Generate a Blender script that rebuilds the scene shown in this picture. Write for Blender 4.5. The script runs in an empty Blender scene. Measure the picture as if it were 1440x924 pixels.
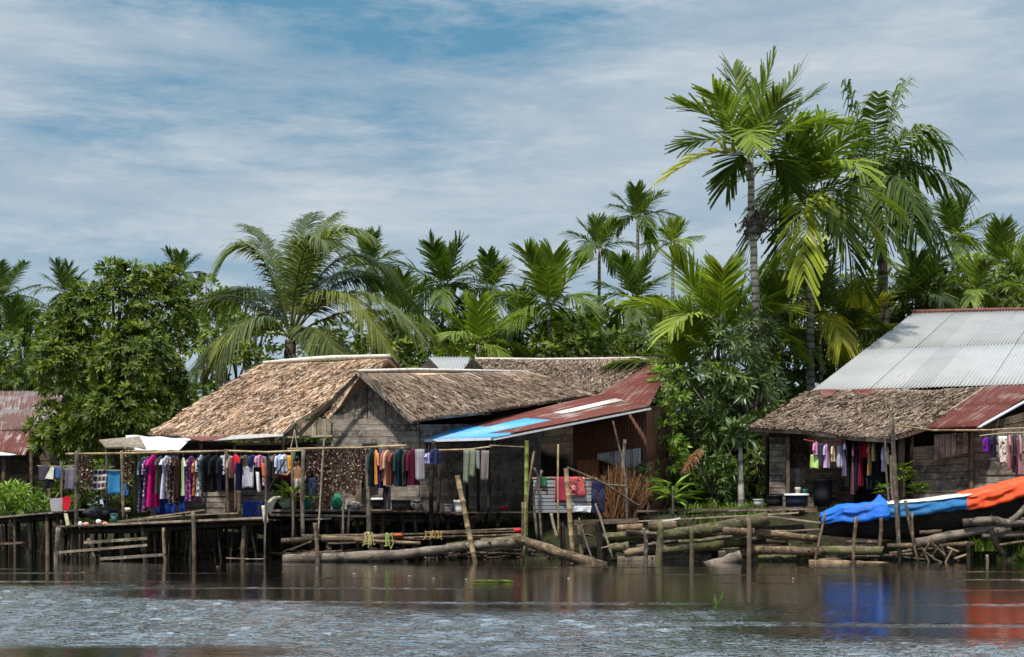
import bpy, math, random
import numpy as np
from mathutils import Vector as V, Matrix
R = random.Random(11)
SC = bpy.context.scene
COL = SC.collection
F, HX, HY, H = 2000.0, 720.0, 718.0, 1.22      # lens in pixels, horizon, eye height over the water

def P(px, py, Y): return V(((px - HX) / F * Y, Y, H + (HY - py) / F * Y))
def XX(px, Y): return (px - HX) / F * Y
def ZZ(py, Y): return H + (HY - py) / F * Y
def u(a, b): return R.uniform(a, b)
def lerp(a, b, t): return a + (b - a) * t

# ------------------------------------------------------------------ objects
def tag(o, label, cat, group=None, kind=None):
    if label: o['label'] = label
    if cat: o['category'] = cat
    if group: o['group'] = group
    if kind: o['kind'] = kind
    return o
def empty(name, loc, label, cat, group=None):
    o = bpy.data.objects.new(name, None); COL.objects.link(o); o.location = loc
    o.empty_display_size = .2
    return tag(o, label, cat, group)

class MB:
    def __init__(s): s.v = []; s.f = []; s.uv = []; s.c = []; s.cur = (1, 1, 1)
    def pts(s, ps):
        i = len(s.v)
        s.v.extend((p[0], p[1], p[2]) for p in ps); s.c.extend([s.cur] * len(ps)); return i
    def face(s, idx, uvs=None):
        s.f.append(tuple(idx)); s.uv.extend(uvs if uvs else [(0, 0)] * len(idx))
    def quad(s, a, b, c, d, uvs=None):
        i = s.pts((a, b, c, d)); s.face((i, i+1, i+2, i+3), uvs or [(0, 0), (1, 0), (1, 1), (0, 1)])
    def beam(s, p0, p1, w, h, up=V((0, 0, 1)), taper=1.0):
        """box from p0 to p1, w sideways, h along up"""
        p0 = V(p0); p1 = V(p1); d = p1 - p0; L = d.length; d = d / max(L, 1e-6)
        sd = d.cross(up)
        if sd.length < 1e-4: sd = d.cross(V((0, 1, 0)))
        sd.normalize(); un = sd.cross(d).normalized()
        o = R.random() * 50; q = []
        for p, k in ((p0, 1), (p1, taper)):
            for a, b in ((-1, -1), (1, -1), (1, 1), (-1, 1)): q.append(p + sd * (a * w / 2 * k) + un * (b * h / 2 * k))
        i = s.pts(q)
        for k in range(4):
            k2 = (k + 1) % 4; ww = w if k % 2 == 0 else h
            s.face((i+k, i+k2, i+4+k2, i+4+k), [(o, o), (o, o+ww), (o+L, o+ww), (o+L, o)])
        s.face((i+3, i+2, i+1, i), [(o, o), (o+.02, o), (o+.02, o+w), (o, o+w)])
        s.face((i+4, i+5, i+6, i+7), [(o, o), (o+.02, o), (o+.02, o+w), (o, o+w)])
    def tube(s, pts, rads, n=8, wob=0.0, cap=True, vs=1.0):
        pts = [V(p) for p in pts]; m = len(pts); o = R.random() * 50
        if not hasattr(rads, '__len__'): rads = [rads] * m
        base = []; L = 0; ref = None
        for k, p in enumerate(pts):
            t = (pts[min(k+1, m-1)] - pts[max(k-1, 0)]).normalized()
            if ref is None:
                ref = t.cross(V((0, 0, 1)) if abs(t.z) < .9 else V((0, 1, 0))).normalized()
            ref = (ref - t * ref.dot(t)).normalized(); b = t.cross(ref)
            if k: L += (p - pts[k-1]).length
            ring = []
            for j in range(n):
                a = 2 * math.pi * j / n; r = rads[k] * (1 + (R.uniform(-wob, wob) if wob else 0))
                ring.append(p + ref * (math.cos(a) * r) + b * (math.sin(a) * r))
            base.append((s.pts(ring), L))
        for k in range(m - 1):
            i, l0 = base[k]; j, l1 = base[k+1]
            for q in range(n):
                q2 = (q + 1) % n; w0 = o + q / n * vs * .6; w1 = o + (q + 1) / n * vs * .6
                s.face((i+q, i+q2, j+q2, j+q), [(o+l0, w0), (o+l0, w1), (o+l1, w1), (o+l1, w0)])
        if cap:
            s.face([base[0][0] + q for q in reversed(range(n))], [(o+.01*math.cos(q), o+.01*math.sin(q)) for q in range(n)])
            s.face([base[-1][0] + q for q in range(n)], [(o+.01*math.cos(q), o+.01*math.sin(q)) for q in range(n)])
    def grid(s, fn, nu, nv, su=1, sv=1):
        i = s.pts([fn(a / nu, b / nv) for b in range(nv + 1) for a in range(nu + 1)])
        for b in range(nv):
            for a in range(nu):
                k = i + b * (nu + 1) + a
                s.face((k, k+1, k+nu+2, k+nu+1), [(a/nu*su, b/nv*sv), ((a+1)/nu*su, b/nv*sv), ((a+1)/nu*su, (b+1)/nv*sv), (a/nu*su, (b+1)/nv*sv)])
    def ball(s, c, rx, ry, rz, n=8, m=6, noise=0.0):
        c = V(c); i = s.pts([c + V((0, 0, rz))])
        for k in range(1, m):
            th = math.pi * k / m
            s.pts([c + V((rx * math.sin(th) * math.cos(2*math.pi*j/n), ry * math.sin(th) * math.sin(2*math.pi*j/n), rz * math.cos(th))) * (1 + u(-noise, noise)) for j in range(n)])
        e = s.pts([c - V((0, 0, rz))])
        for j in range(n):
            j2 = (j+1) % n; s.face((i, i+1+j, i+1+j2))
            for k in range(m - 2):
                a = i + 1 + k * n; s.face((a+j, a+n+j, a+n+j2, a+j2))
            a = i + 1 + (m-2) * n; s.face((a+j, e, a+j2))
    def build(s, name, mat, parent=None, smooth=False, world=True):
        me = bpy.data.meshes.new(name)
        if parent is not None and world:
            ox, oy, oz = parent['_w'] if '_w' in parent else root_loc(parent)
            vv = [(a - ox, b - oy, c - oz) for a, b, c in s.v]; loc = None
        elif parent is None and s.v:
            lo = [min(p[k] for p in s.v) for k in range(3)]; hi = [max(p[k] for p in s.v) for k in range(3)]
            loc = ((lo[0]+hi[0])/2, (lo[1]+hi[1])/2, lo[2])
            vv = [(a - loc[0], b - loc[1], c - loc[2]) for a, b, c in s.v]
        else: vv = s.v; loc = None
        me.from_pydata(vv, [], s.f)
        l = me.uv_layers.new(name='UVMap'); l.data.foreach_set('uv', np.array(s.uv, dtype=np.float32).ravel())
        at = me.color_attributes.new('col', 'FLOAT_COLOR', 'POINT')
        a = np.ones((len(s.v), 4), dtype=np.float32); a[:, :3] = np.array(s.c, dtype=np.float32).reshape(-1, 3); at.data.foreach_set('color', a.ravel())
        if smooth: me.polygons.foreach_set('use_smooth', [True] * len(me.polygons))
        me.materials.append(mat); me.update()
        o = bpy.data.objects.new(name, me); COL.objects.link(o)
        if parent is not None: o.parent = parent
        if loc: o.location = loc
        return o
def root_loc(o):
    p = V((0, 0, 0))
    while o is not None: p = p + V(o.location); o = o.parent
    return p

# ------------------------------------------------------------------ materials
MC = {}
class NT:
    def __init__(s, name):
        s.m = bpy.data.materials.new(name); s.m.use_nodes = True; s.t = s.m.node_tree; s.n = s.t.nodes; s.n.clear()
        s.out = s.n.new('ShaderNodeOutputMaterial')
    def add(s, typ, ins=None, **kw):
        nd = s.n.new(typ)
        for k, v in kw.items(): setattr(nd, k, v)
        for k, v in (ins or {}).items():
            if hasattr(v, 'bl_idname') and hasattr(v, 'outputs'): v = v.outputs[0]
            if isinstance(v, bpy.types.NodeSocket): s.t.links.new(v, nd.inputs[k])
            else: nd.inputs[k].default_value = v
        return nd
    def math(s, op, a, b=0.0, c=None, clamp=False):
        ins = {0: a, 1: b}
        if c is not None: ins[2] = c
        return s.add('ShaderNodeMath', ins, operation=op, use_clamp=clamp).outputs[0]
    def ramp(s, fac, stops, interp='LINEAR'):
        nd = s.add('ShaderNodeValToRGB', {0: fac}); cr = nd.color_ramp; cr.interpolation = interp
        while len(cr.elements) < len(stops): cr.elements.new(.5)
        for e, (p, c) in zip(cr.elements, stops): e.position = p; e.color = (c[0], c[1], c[2], 1) if hasattr(c, '__len__') else (c, c, c, 1)
        return nd.outputs[0]
    def mix(s, fac, a, b, mode='MIX'):
        nd = s.add('ShaderNodeMix', data_type='RGBA', blend_type=mode)
        for i, v in ((0, fac), (6, a), (7, b)):
            if isinstance(v, bpy.types.NodeSocket): s.t.links.new(v, nd.inputs[i])
            else: nd.inputs[i].default_value = (v[0], v[1], v[2], 1) if hasattr(v, '__len__') else v
        return nd.outputs[2]
    def noise(s, vec, scale, detail=5, rough=.6, dist=0):
        return s.add('ShaderNodeTexNoise', {'Vector': vec, 'Scale': scale, 'Detail': detail, 'Roughness': rough, 'Distortion': dist}).outputs[0]
    def uvmap(s, sx, sy):
        tc = s.add('ShaderNodeTexCoord'); return s.add('ShaderNodeMapping', {'Vector': tc.outputs['UV'], 'Scale': (sx, sy, 1)}).outputs[0]
    def objc(s): return s.add('ShaderNodeNewGeometry').outputs['Position']
    def island(s): return s.math('FRACT', s.math('MULTIPLY_ADD', s.add('ShaderNodeObjectInfo').outputs['Random'], 7.31, s.add('ShaderNodeNewGeometry').outputs['Random Per Island']))
    def bsdf(s, col, rough=.8, bump=None, bs=.3, bd=.02, metal=0.0, spec=.3, extra=None):
        nd = s.add('ShaderNodeBsdfPrincipled', {'Roughness': rough, 'Metallic': metal, 'Specular IOR Level': spec})
        if isinstance(col, bpy.types.NodeSocket): s.t.links.new(col, nd.inputs['Base Color'])
        else: nd.inputs['Base Color'].default_value = (*col, 1)
        if bump is not None:
            b = s.add('ShaderNodeBump', {'Height': bump, 'Strength': bs, 'Distance': bd}); s.t.links.new(b.outputs[0], nd.inputs['Normal'])
        for k, v in (extra or {}).items(): nd.inputs[k].default_value = v
        s.t.links.new(nd.outputs[0], s.out.inputs[0]); return nd

def wood(name, dark, light, moss=0.0, grain=(2.2, 28), var=(.62, 1.3), rough=.85):
    if name in MC: return MC[name]
    t = NT(name); uv = t.uvmap(*grain)
    g = t.noise(uv, 1.0, 6, .65, .4)
    col = t.ramp(g, [(.28, dark), (.55, [(a+b)/2 for a, b in zip(dark, light)]), (.75, light)])
    st = t.noise(t.objc(), 2.3, 5, .6)
    col = t.mix(t.ramp(st, [(.42, 0), (.62, .75)]), col, tuple(c * .38 for c in dark))
    k = t.math('MULTIPLY_ADD', t.island(), var[1] - var[0], var[0])
    col = t.mix(1.0, col, t.add('ShaderNodeCombineColor', {0: k, 1: k, 2: k}).outputs[0], 'MULTIPLY')
    if moss:
        mn = t.noise(t.objc(), 3.1, 5, .7)
        col = t.mix(t.ramp(mn, [(.62 - moss * .35, 0), (.72 - moss * .25, .85)]), col, (.085, .10, .022))
    col = t.mix(t.ramp(t.noise(t.objc(), 8.5, 6, .72, .5), [(.52, 0), (.64, .55)]), col, [x * 1.25 for x in light])
    b = t.noise(uv, 1.6, 6, .7)
    t.bsdf(col, rough, b, .55, .02, spec=.2)
    MC[name] = t.m; return t.m
def leaf(name, cols, var=(.6, 1.35), trans=.28, gloss=.42, spec=.45):
    if name in MC: return MC[name]
    t = NT(name); i = t.island()
    col = t.ramp(i, [(k / max(1, len(cols) - 1), c) for k, c in enumerate(cols)])
    at = t.add('ShaderNodeVertexColor', layer_name='col').outputs[0]
    col = t.mix(1.0, col, at, 'MULTIPLY')
    k = t.math('MULTIPLY_ADD', t.math('FRACT', t.math('MULTIPLY', i, 17.3)), var[1] - var[0], var[0])
    col = t.mix(1.0, col, t.add('ShaderNodeCombineColor', {0: k, 1: k, 2: k}).outputs[0], 'MULTIPLY')
    b = t.bsdf(col, gloss, spec=spec)
    tr = t.add('ShaderNodeBsdfTranslucent'); t.t.links.new(t.mix(1.0, col, (1.25, 1.35, .6), 'MULTIPLY'), tr.inputs[0])
    mx = t.add('ShaderNodeMixShader', {0: trans, 1: b.outputs[0], 2: tr.outputs[0]}); t.t.links.new(mx.outputs[0], t.out.inputs[0])
    MC[name] = t.m; return t.m
def plain(name, col, rough=.6, metal=0.0, nz=.15, spec=.4):
    if name in MC: return MC[name]
    t = NT(name); n = t.noise(t.objc(), 9, 5, .65)
    c = t.ramp(n, [(.3, [x * (1 - nz * 1.6) for x in col]), (.7, [min(1, x * (1 + nz)) for x in col])])
    t.bsdf(c, rough, n, .15, .01, metal, spec); MC[name] = t.m; return t.m
def cloth(col, pat='plain', col2=(.7, .68, .65), col3=(.05, .04, .06)):
    key = 'cloth_%s_%.3f_%.3f_%.3f_%.2f' % (pat, *col, col2[0] + col2[1])
    if key in MC: return MC[key]
    t = NT(key); pos = t.objc()
    if pat == 'floral':
        v = t.add('ShaderNodeTexVoronoi', {'Vector': pos, 'Scale': 13.0, 'Randomness': 1.0})
        n = t.noise(pos, 16, 3, .5)
        c = t.mix(t.ramp(v.outputs['Distance'], [(.25, 1), (.42, 0)]), col, col2)
        c = t.mix(t.ramp(n, [(.52, 0), (.6, 1)]), c, col3)
    elif pat == 'stripe':
        tc = t.uvmap(1, 1); w = t.add('ShaderNodeTexWave', {'Vector': tc, 'Scale': 2.2, 'Distortion': 0.3}, bands_direction='X').outputs[1]
        c = t.mix(t.ramp(w, [(.45, 0), (.55, 1)]), col, col2)
    elif pat == 'plaid':
        tc = t.uvmap(1, 1); sep = t.add('ShaderNodeSeparateXYZ', {0: tc})
        a = t.ramp(t.math('FRACT', t.math('MULTIPLY', sep.outputs[1], 3.0)), [(0, 0), (.62, 0), (.66, 1), (.95, 1), (1, 0)])
        b = t.ramp(t.math('FRACT', t.math('MULTIPLY', sep.outputs[0], 4.0)), [(0, 0), (.5, 0), (.55, 1), (.9, 1), (1, 0)])
        c = t.mix(t.math('MULTIPLY', b, .35), col, col2); c = t.mix(t.math('MULTIPLY', a, .9), c, col2)
    else: c = t.mix(0, col, col)
    n = t.noise(pos, 5, 4, .6)
    c = t.mix(1.0, c, t.ramp(n, [(.3, .72), (.7, 1.12)]), 'MULTIPLY')
    t.bsdf(c, .92, t.noise(pos, 22, 3, .6), .35, .012, spec=.12)
    MC[key] = t.m; return t.m
def tin(name, metal_col, rust_col, amount, paint=None, metal=.35, rough=.5, streak=(.5, 6)):
    """corrugated sheet: u runs down the fall of the roof; rust amount 0..1"""
    if name in MC: return MC[name]
    t = NT(name); uv = t.uvmap(*streak)
    n = t.noise(uv, 1.6, 6, .65, .3); n2 = t.noise(t.objc(), 1.1, 5, .6); n3 = t.noise(t.objc(), 14, 4, .7)
    r = t.math('ADD', t.math('MULTIPLY', n, .55), t.math('MULTIPLY', n2, .45))
    c0 = 1 - amount; f = t.ramp(r, [(.335 + c0 * .32 - .05, 0), (.335 + c0 * .32 + .05, 1)])
    rc = t.ramp(n3, [(.3, [x * .55 for x in rust_col]), (.6, rust_col), (.78, [min(1, x * 1.7) for x in rust_col])])
    mc = t.mix(t.ramp(n2, [(.3, 0), (.7, 1)]), [x * .82 for x in metal_col], metal_col)
    k = t.math('MULTIPLY_ADD', t.island(), .3, .85)
    mc = t.mix(1.0, mc, t.add('ShaderNodeCombineColor', {0: k, 1: k, 2: k}).outputs[0], 'MULTIPLY')
    col = t.mix(f, mc, rc)
    nd = t.bsdf(col, rough, n3, .2, .01, 0, .4)
    t.t.links.new(t.math('MULTIPLY', t.math('SUBTRACT', 1.0, f), metal), nd.inputs['Metallic'])
    t.t.links.new(t.math('MULTIPLY_ADD', f, .9 - rough, rough), nd.inputs['Roughness'])
    MC[name] = t.m; return t.m
def thatch_mat(name, cols, var=(.5, 1.35)):
    if name in MC: return MC[name]
    t = NT(name); i = t.island()
    col = t.ramp(i, [(k / (len(cols) - 1), c) for k, c in enumerate(cols)])
    k = t.math('MULTIPLY_ADD', t.math('FRACT', t.math('MULTIPLY', i, 23.7)), var[1] - var[0], var[0])
    col = t.mix(1.0, col, t.add('ShaderNodeCombineColor', {0: k, 1: k, 2: k}).outputs[0], 'MULTIPLY')
    big = t.noise(t.objc(), 1.3, 5, .62)
    col = t.mix(t.ramp(big, [(.45, 0), (.68, .5)]), col, (.075, .055, .04))
    t.bsdf(col, .85, t.noise(t.uvmap(3, 30), 1, 4, .6), .4, .01, spec=.2); MC[name] = t.m; return t.m

def trunk_mat(name='areca_bark', a=(.30, .28, .24), b=(.10, .085, .065), rings=9.0):
    if name in MC: return MC[name]
    t = NT(name); uv = t.uvmap(1, 1)
    w = t.add('ShaderNodeTexWave', {'Vector': uv, 'Scale': rings / 6.28, 'Distortion': 1.6, 'Detail': 3.0}, bands_direction='X').outputs[1]
    n = t.noise(t.objc(), 4, 5, .65)
    c = t.mix(t.ramp(w, [(.05, 1), (.25, 0)]), a, b); c = t.mix(t.ramp(n, [(.45, 0), (.68, .8)]), c, [x * .8 for x in b])
    t.bsdf(c, .85, w, .3, .02, spec=.2); MC[name] = t.m; return t.m

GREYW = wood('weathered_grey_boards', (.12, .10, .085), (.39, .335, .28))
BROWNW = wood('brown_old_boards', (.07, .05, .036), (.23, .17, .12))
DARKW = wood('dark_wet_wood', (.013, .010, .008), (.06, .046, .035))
PALEW = wood('pale_boards', (.20, .155, .11), (.46, .38, .29))
TANLOG = wood('tan_log', (.075, .052, .032), (.36, .255, .16), grain=(1.6, 16))
MOSSLOG = wood('mossy_log', (.042, .036, .024), (.22, .18, .11), moss=.40, grain=(1.5, 14))
GREYLOG = wood('grey_driftwood', (.055, .045, .036), (.27, .22, .175), grain=(1.6, 14))
BAMBOO = wood('dry_bamboo', (.30, .20, .10), (.56, .43, .26), grain=(1.2, 10), var=(.75, 1.15), rough=.55)
GREENBAM = wood('green_bamboo', (.12, .15, .03), (.27, .29, .08), grain=(1.2, 10), var=(.85, 1.1), rough=.5)
BARK = trunk_mat(); DARKBARK = trunk_mat('dark_bark', (.13, .10, .075), (.05, .04, .03), 5.0)
SOIL = plain('riverbank_soil', (.06, .047, .034), .95, nz=.4)
TH1 = thatch_mat('thatch_orange', [(.14, .085, .052), (.53, .345, .22), (.68, .49, .345), (.41, .275, .185), (.76, .61, .47)])
TH2 = thatch_mat('thatch_brown', [(.075, .05, .038), (.28, .19, .135), (.37, .27, .20), (.19, .135, .10), (.52, .42, .33)])
TH3 = thatch_mat('thatch_grey', [(.075, .05, .04), (.27, .185, .13), (.36, .27, .20), (.17, .12, .09), (.50, .41, .33)])
TINW = tin('galvanised_roof', (.35, .35, .345), (.30, .17, .10), .03, metal=.12, rough=.55)
TINRUST = tin('rusty_roof', (.30, .20, .17), (.145, .036, .026), .70, streak=(.35, 8))
TINMIX = tin('half_rusty_roof', (.48, .42, .40), (.15, .042, .03), .74)
TINPINK = tin('faded_rust_roof', (.30, .265, .26), (.15, .075, .062), .55)
TINBLUE = tin('blue_painted_roof', (.035, .30, .68), (.30, .44, .55), .30, streak=(.3, 9), metal=0, rough=.5)
TINGREY = tin('grey_wall_sheet', (.36, .38, .40), (.16, .07, .045), .35)
TINBROWN = tin('brown_wall_sheet', (.16, .11, .09), (.15, .055, .03), .75, rough=.8)
WHITETARP = plain('white_sheet', (.56, .57, .60), .6, nz=.06)
ROPE = plain('rope', (.38, .31, .20), .9)
# ------------------------------------------------------------------ foliage helpers
def bez(a, b, c, t): return a * ((1-t)**2) + b * (2*t*(1-t)) + c * (t*t)
def bezd(a, b, c, t): return ((b - a) * (1-t) + (c - b) * t).normalized()
def frond(mb, p0, p1, p2, n, L, w, tint=(1, 1, 1), droop=.3, fwd=.55, vee=.25, trunc=.25, stalk=.14, rr=.022, segs=2, seedside=None, ragged=0.0, blunt=0.0):
    p0, p1, p2 = V(p0), V(p1), V(p2)
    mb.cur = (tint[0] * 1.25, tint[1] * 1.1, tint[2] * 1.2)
    mb.tube([bez(p0, p1, p2, k / 8) for k in range(9)], [rr * (1 - .1 * k) for k in range(9)], 4, cap=False)
    side0 = None
    for i in range(n):
        t = stalk + (1 - stalk) * (i + .5 * R.random()) / n
        p = bez(p0, p1, p2, t); T = bezd(p0, p1, p2, t)
        sd = T.cross(seedside or V((0, 0, 1)))
        if sd.length < .15: sd = side0.copy() if side0 else T.cross(V((0, 1, .2)))
        sd.normalize()
        if side0 and sd.dot(side0) < 0: sd = -sd
        side0 = sd; Nn = sd.cross(T)
        q = (t - stalk) / (1 - stalk); prof = lerp((math.sin(math.pi * (.16 + .74 * q))) ** .75, .62 + .38 * math.sin(math.pi * (.05 + .8 * q)), blunt)
        for s in (-1, 1):
            if ragged and R.random() < ragged: continue
            l = L * prof * u(.82, 1.12); f = fwd * (.75 + (.9 + .7 * blunt) * q) + u(-.1, .1) * (1 + blunt * 1.4)
            d = (T * f + sd * s + Nn * (vee + u(-.14, .14) * (1 + 1.6 * blunt))).normalized()
            wv = (T - d * T.dot(d)).normalized() * (w * .5 * u(.8, 1.15))
            k = u(.85, 1.15); mb.cur = (tint[0] * k, tint[1] * k, tint[2] * k)
            rows = []; dr = droop * u(.7, 1.3)
            for z in range(segs + 1):
                a = z / segs; c = p + d * (l * a) - V((0, 0, dr * l * a * a)); ww = (.55, 1.0, trunc)[z] if segs == 2 else (.6, 1.0, .75, trunc * .6)[min(3, z)]
                rows += [c - wv * ww, c + wv * ww]
            j = mb.pts(rows)
            for z in range(segs): mb.face((j+2*z, j+2*z+1, j+2*z+3, j+2*z+2))
def palm_crown(mb, base, nf, fl, style, tints, up=1.45, n=30, L=.62, w=.04, droop=.3, low=-.35, ragged=0.0, fwd=1.0):
    """pinnate crown: young fronds upright in the middle, older ones arching out and hanging"""
    a0 = u(0, 6.28); ar = style == 'areca'
    for k in range(nf):
        q = k / max(1, nf - 1); e = lerp(up, low, q ** 1.1); az = a0 + k * 2.4 + u(-.25, .25); out = V((math.cos(az), math.sin(az), 0))
        l = fl * u(.85, 1.1) * (.85 if k < 2 else 1); e0 = max(e, .35) if q < .8 else e + .25
        p0 = V(base) + out * .05; p1 = p0 + (out * math.cos(e0) + V((0, 0, math.sin(e0)))) * (l * .6)
        p2 = p0 + out * (l * (math.cos(e) * .92 + .06)) + V((0, 0, l * (math.sin(e) * .95 - .22 * q)))
        frond(mb, p0, p1, p2, n, L * (1 if q < .85 else .85), w, tints[k % len(tints)], droop=droop * (.4 + 1.5 * q), trunc=.5 if ar else .12, vee=.3, ragged=ragged, rr=.02 if ar else .03, segs=2 if ar and Y_FAR(base) else 3, blunt=.6 if ar else 0, fwd=fwd, stalk=.10)
def Y_FAR(b): return b[1] > 49
def leafq(mb, p, d, nrm, l, w):
    """one leaf folded along its midrib, four corners and two side points"""
    sd = d.cross(nrm)
    if sd.length < 1e-3: return
    sd.normalize(); m = p + d * (l * .5) - nrm * (w * .12); e = p + d * l - V((0, 0, l * .12))
    i = mb.pts((p, m + sd * (w * .5) + nrm * (w * .14), e, m - sd * (w * .5) + nrm * (w * .14)))
    mb.face((i, i+1, i+2)); mb.face((i, i+2, i+3))
def rosette(mb, p, ax, n, l, w, spread=.9):
    ax = ax.normalized(); t = ax.orthogonal().normalized(); b = ax.cross(t); a0 = u(0, 6.28)
    for k in range(n):
        a = a0 + k * 2.4; o = t * math.cos(a) + b * math.sin(a); e = u(.15, spread)
        d = (o * math.cos(1.2 - e) + ax * math.sin(1.2 - e) + V((0, 0, -.12))).normalized()
        leafq(mb, p + o * .02, d, (ax - d * ax.dot(d)).normalized(), l * u(.7, 1.15), w * u(.8, 1.2))
def rdir(zmin=-1.0):
    while True:
        d = V((u(-1, 1), u(-1, 1), u(-1, 1)))
        if .1 < d.length < 1 and d.normalized().z > zmin: return d.normalized()
def crown_lobes(mb, lobes, dens, n, l, w, tints, droop=0.0, up=.35, fill=.35):
    """rosettes through the shells of uneven lobes (centre, rx, ry, rz)"""
    for c, rx, ry, rz in lobes:
        c = V(c); m = int(dens * (rx * rz + ry * rz + rx * ry) / 3)
        for _ in range(m):
            d = rdir(-.75); r = u(.55, 1.0) if R.random() < fill else u(.86, 1.08)
            p = c + V((d.x * rx * r, d.y * ry * r, d.z * rz * r))
            ax = (d + V((0, 0, up)) - V((0, 0, droop)) + V((u(-.4, .4), u(-.4, .4), u(-.3, .3)))).normalized()
            k = u(.7, 1.3); tn = tints[int(R.random() * len(tints))]; mb.cur = (tn[0]*k, tn[1]*k, tn[2]*k)
            rosette(mb, p, ax, n, l, w)
def trunk(pts, r0, r1, mat, root, n=8, wob=.04, name='trunk', sub=6):
    mb = MB(); pts = [V(p) for p in pts]; q = []
    for a, b in zip(pts[:-1], pts[1:]):
        q += [a.lerp(b, k / sub) + V((u(-1, 1), u(-1, 1), 0)) * (r0 * .12) for k in range(sub)]
    q.append(pts[-1]); m = len(q)
    mb.tube(q, [lerp(r0 * (1.35 if k == 0 else 1), r1, k / (m-1)) for k in range(m)], n, wob)
    return mb.build(name, mat, root, smooth=True)

# ------------------------------------------------------------------ roofs, walls, poles, garments
def bil(c, a, b): # c = bl, br, tr, tl
    return (c[0] * (1-a) + c[1] * a) * (1-b) + (c[3] * (1-a) + c[2] * a) * b
def thatch(name, corners, mat, parent, dens=1.0, eave=True, sag=.05, slen=(.30, .62), sw=.0135, th=.10):
    c = [V(p) for p in corners]; mb = MB()
    nrm = (c[1] - c[0]).cross(c[3] - c[0]).normalized()
    if nrm.z < 0: nrm = -nrm
    wu = max((c[1]-c[0]).length, (c[2]-c[3]).length); wv = max((c[3]-c[0]).length, (c[2]-c[1]).length)
    ph = [u(0, 6.28) for _ in range(6)]
    def sagf(a, b): return sag * (math.sin(a * wu * 1.3 + ph[0]) * .5 + math.sin(b * wv * 2.1 + a * 3 + ph[1]) * .4 + math.sin(a * wu * 3.1 + b * 4 + ph[2]) * .25)
    def pt(a, b): return bil(c, a, b) + nrm * sagf(a, b)
    nu, nv = 24, 14
    mb.grid(lambda a, b: pt(a, b), nu, nv, wu, wv); mb.grid(lambda a, b: pt(a, b) - nrm * th, nu, nv, wu, wv)
    for k in range(nu): mb.quad(pt(k/nu, 0), pt((k+1)/nu, 0), pt((k+1)/nu, 0) - nrm*th, pt(k/nu, 0) - nrm*th); mb.quad(pt(k/nu, 1), pt((k+1)/nu, 1), pt((k+1)/nu, 1) - nrm*th, pt(k/nu, 1) - nrm*th)
    for k in range(nv): mb.quad(pt(0, k/nv), pt(0, (k+1)/nv), pt(0, (k+1)/nv) - nrm*th, pt(0, k/nv) - nrm*th); mb.quad(pt(1, k/nv), pt(1, (k+1)/nv), pt(1, (k+1)/nv) - nrm*th, pt(1, k/nv) - nrm*th)
    rows = int(wv / .085 * dens)
    for r in range(rows):
        b0 = (r + .9) / rows; cols = int(wu / .027 * dens)
        for k in range(cols):
            a = (k + R.random()) / cols; b = min(1.0, b0 + u(-.5, .5) / rows); l = u(*slen) / wv
            top = pt(a, b); a2 = a + u(-.34, .34) * l * wv / wu; b2 = b - l
            if b2 < 0: b2 = -u(0, .11) ** 1.2 / wv
            low = bil(c, a2, b2) + nrm * (sagf(a2, max(0, b2)) + u(.015, .06)); top = top + nrm * u(.0, .02)
            d = (low - top).normalized(); sd = d.cross(nrm).normalized() * (sw * u(.5, 1.2)); tw = nrm * u(-.022, .022)
            i = mb.pts((top - sd, top + sd, low + sd * .8 + tw, low - sd * .8 - tw)); o = R.random() * 9
            mb.face((i, i+1, i+2, i+3), [(o, 0), (o, .05), (o+.4, .05), (o+.4, 0)])
    return mb.build(name, mat, parent)
def corr(name, corners, mat, parent, pitch=.09, amp=.018, th=.004, sheet=0.8, lap=2.0, across='u'):
    """corrugated sheets on corners bl,br,tr,tl; flutes run from bottom (b=0) to top (b=1)"""
    c = [V(p) for p in corners]; mb = MB(); nrm = (c[1]-c[0]).cross(c[3]-c[0]).normalized()
    if nrm.z < 0 and abs(nrm.z) > .2: nrm = -nrm
    elif abs(nrm.z) <= .2 and nrm.y > 0: nrm = -nrm
    wu = max((c[1]-c[0]).length, (c[2]-c[3]).length); wv = max((c[3]-c[0]).length, (c[2]-c[1]).length)
    ns = max(1, round(wu / sheet)); nl = max(1, round(wv / lap))
    for s in range(ns):
        for l in range(nl):
            a0, a1 = s / ns, min(1, (s + 1.02) / ns); b0, b1 = (l - (.03 if l else 0)) / nl, (l + 1) / nl
            m = max(8, int((a1-a0) * wu / pitch * 6)); off = .004 * (s % 2) + .006 * (nl - l) + u(0, .006); tilt = u(-.012, .012); o = R.random() * 30
            def f(a, b, off=off):
                A = lerp(a0, a1, a); B = lerp(b0, b1, b)
                return bil(c, A, B) + nrm * (amp * math.sin(A * wu / pitch * 6.283) + off + tilt * (b - .5))
            i = mb.pts([f(k / m, z / 4) for z in range(5) for k in range(m + 1)])
            for z in range(4):
                for k in range(m):
                    q = i + z * (m+1) + k; U0 = o + (1 - z/4) * (b1-b0) * wv; U1 = o + (1 - (z+1)/4) * (b1-b0) * wv; W0 = o + k/m*(a1-a0)*wu; W1 = o + (k+1)/m*(a1-a0)*wu
                    mb.face((q, q+1, q+m+2, q+m+1), [(U0, W0), (U0, W1), (U1, W1), (U1, W0)])
    ob = mb.build(name, mat, parent, smooth=True)
    md = ob.modifiers.new('thick', 'SOLIDIFY'); md.thickness = th; return ob
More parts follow.
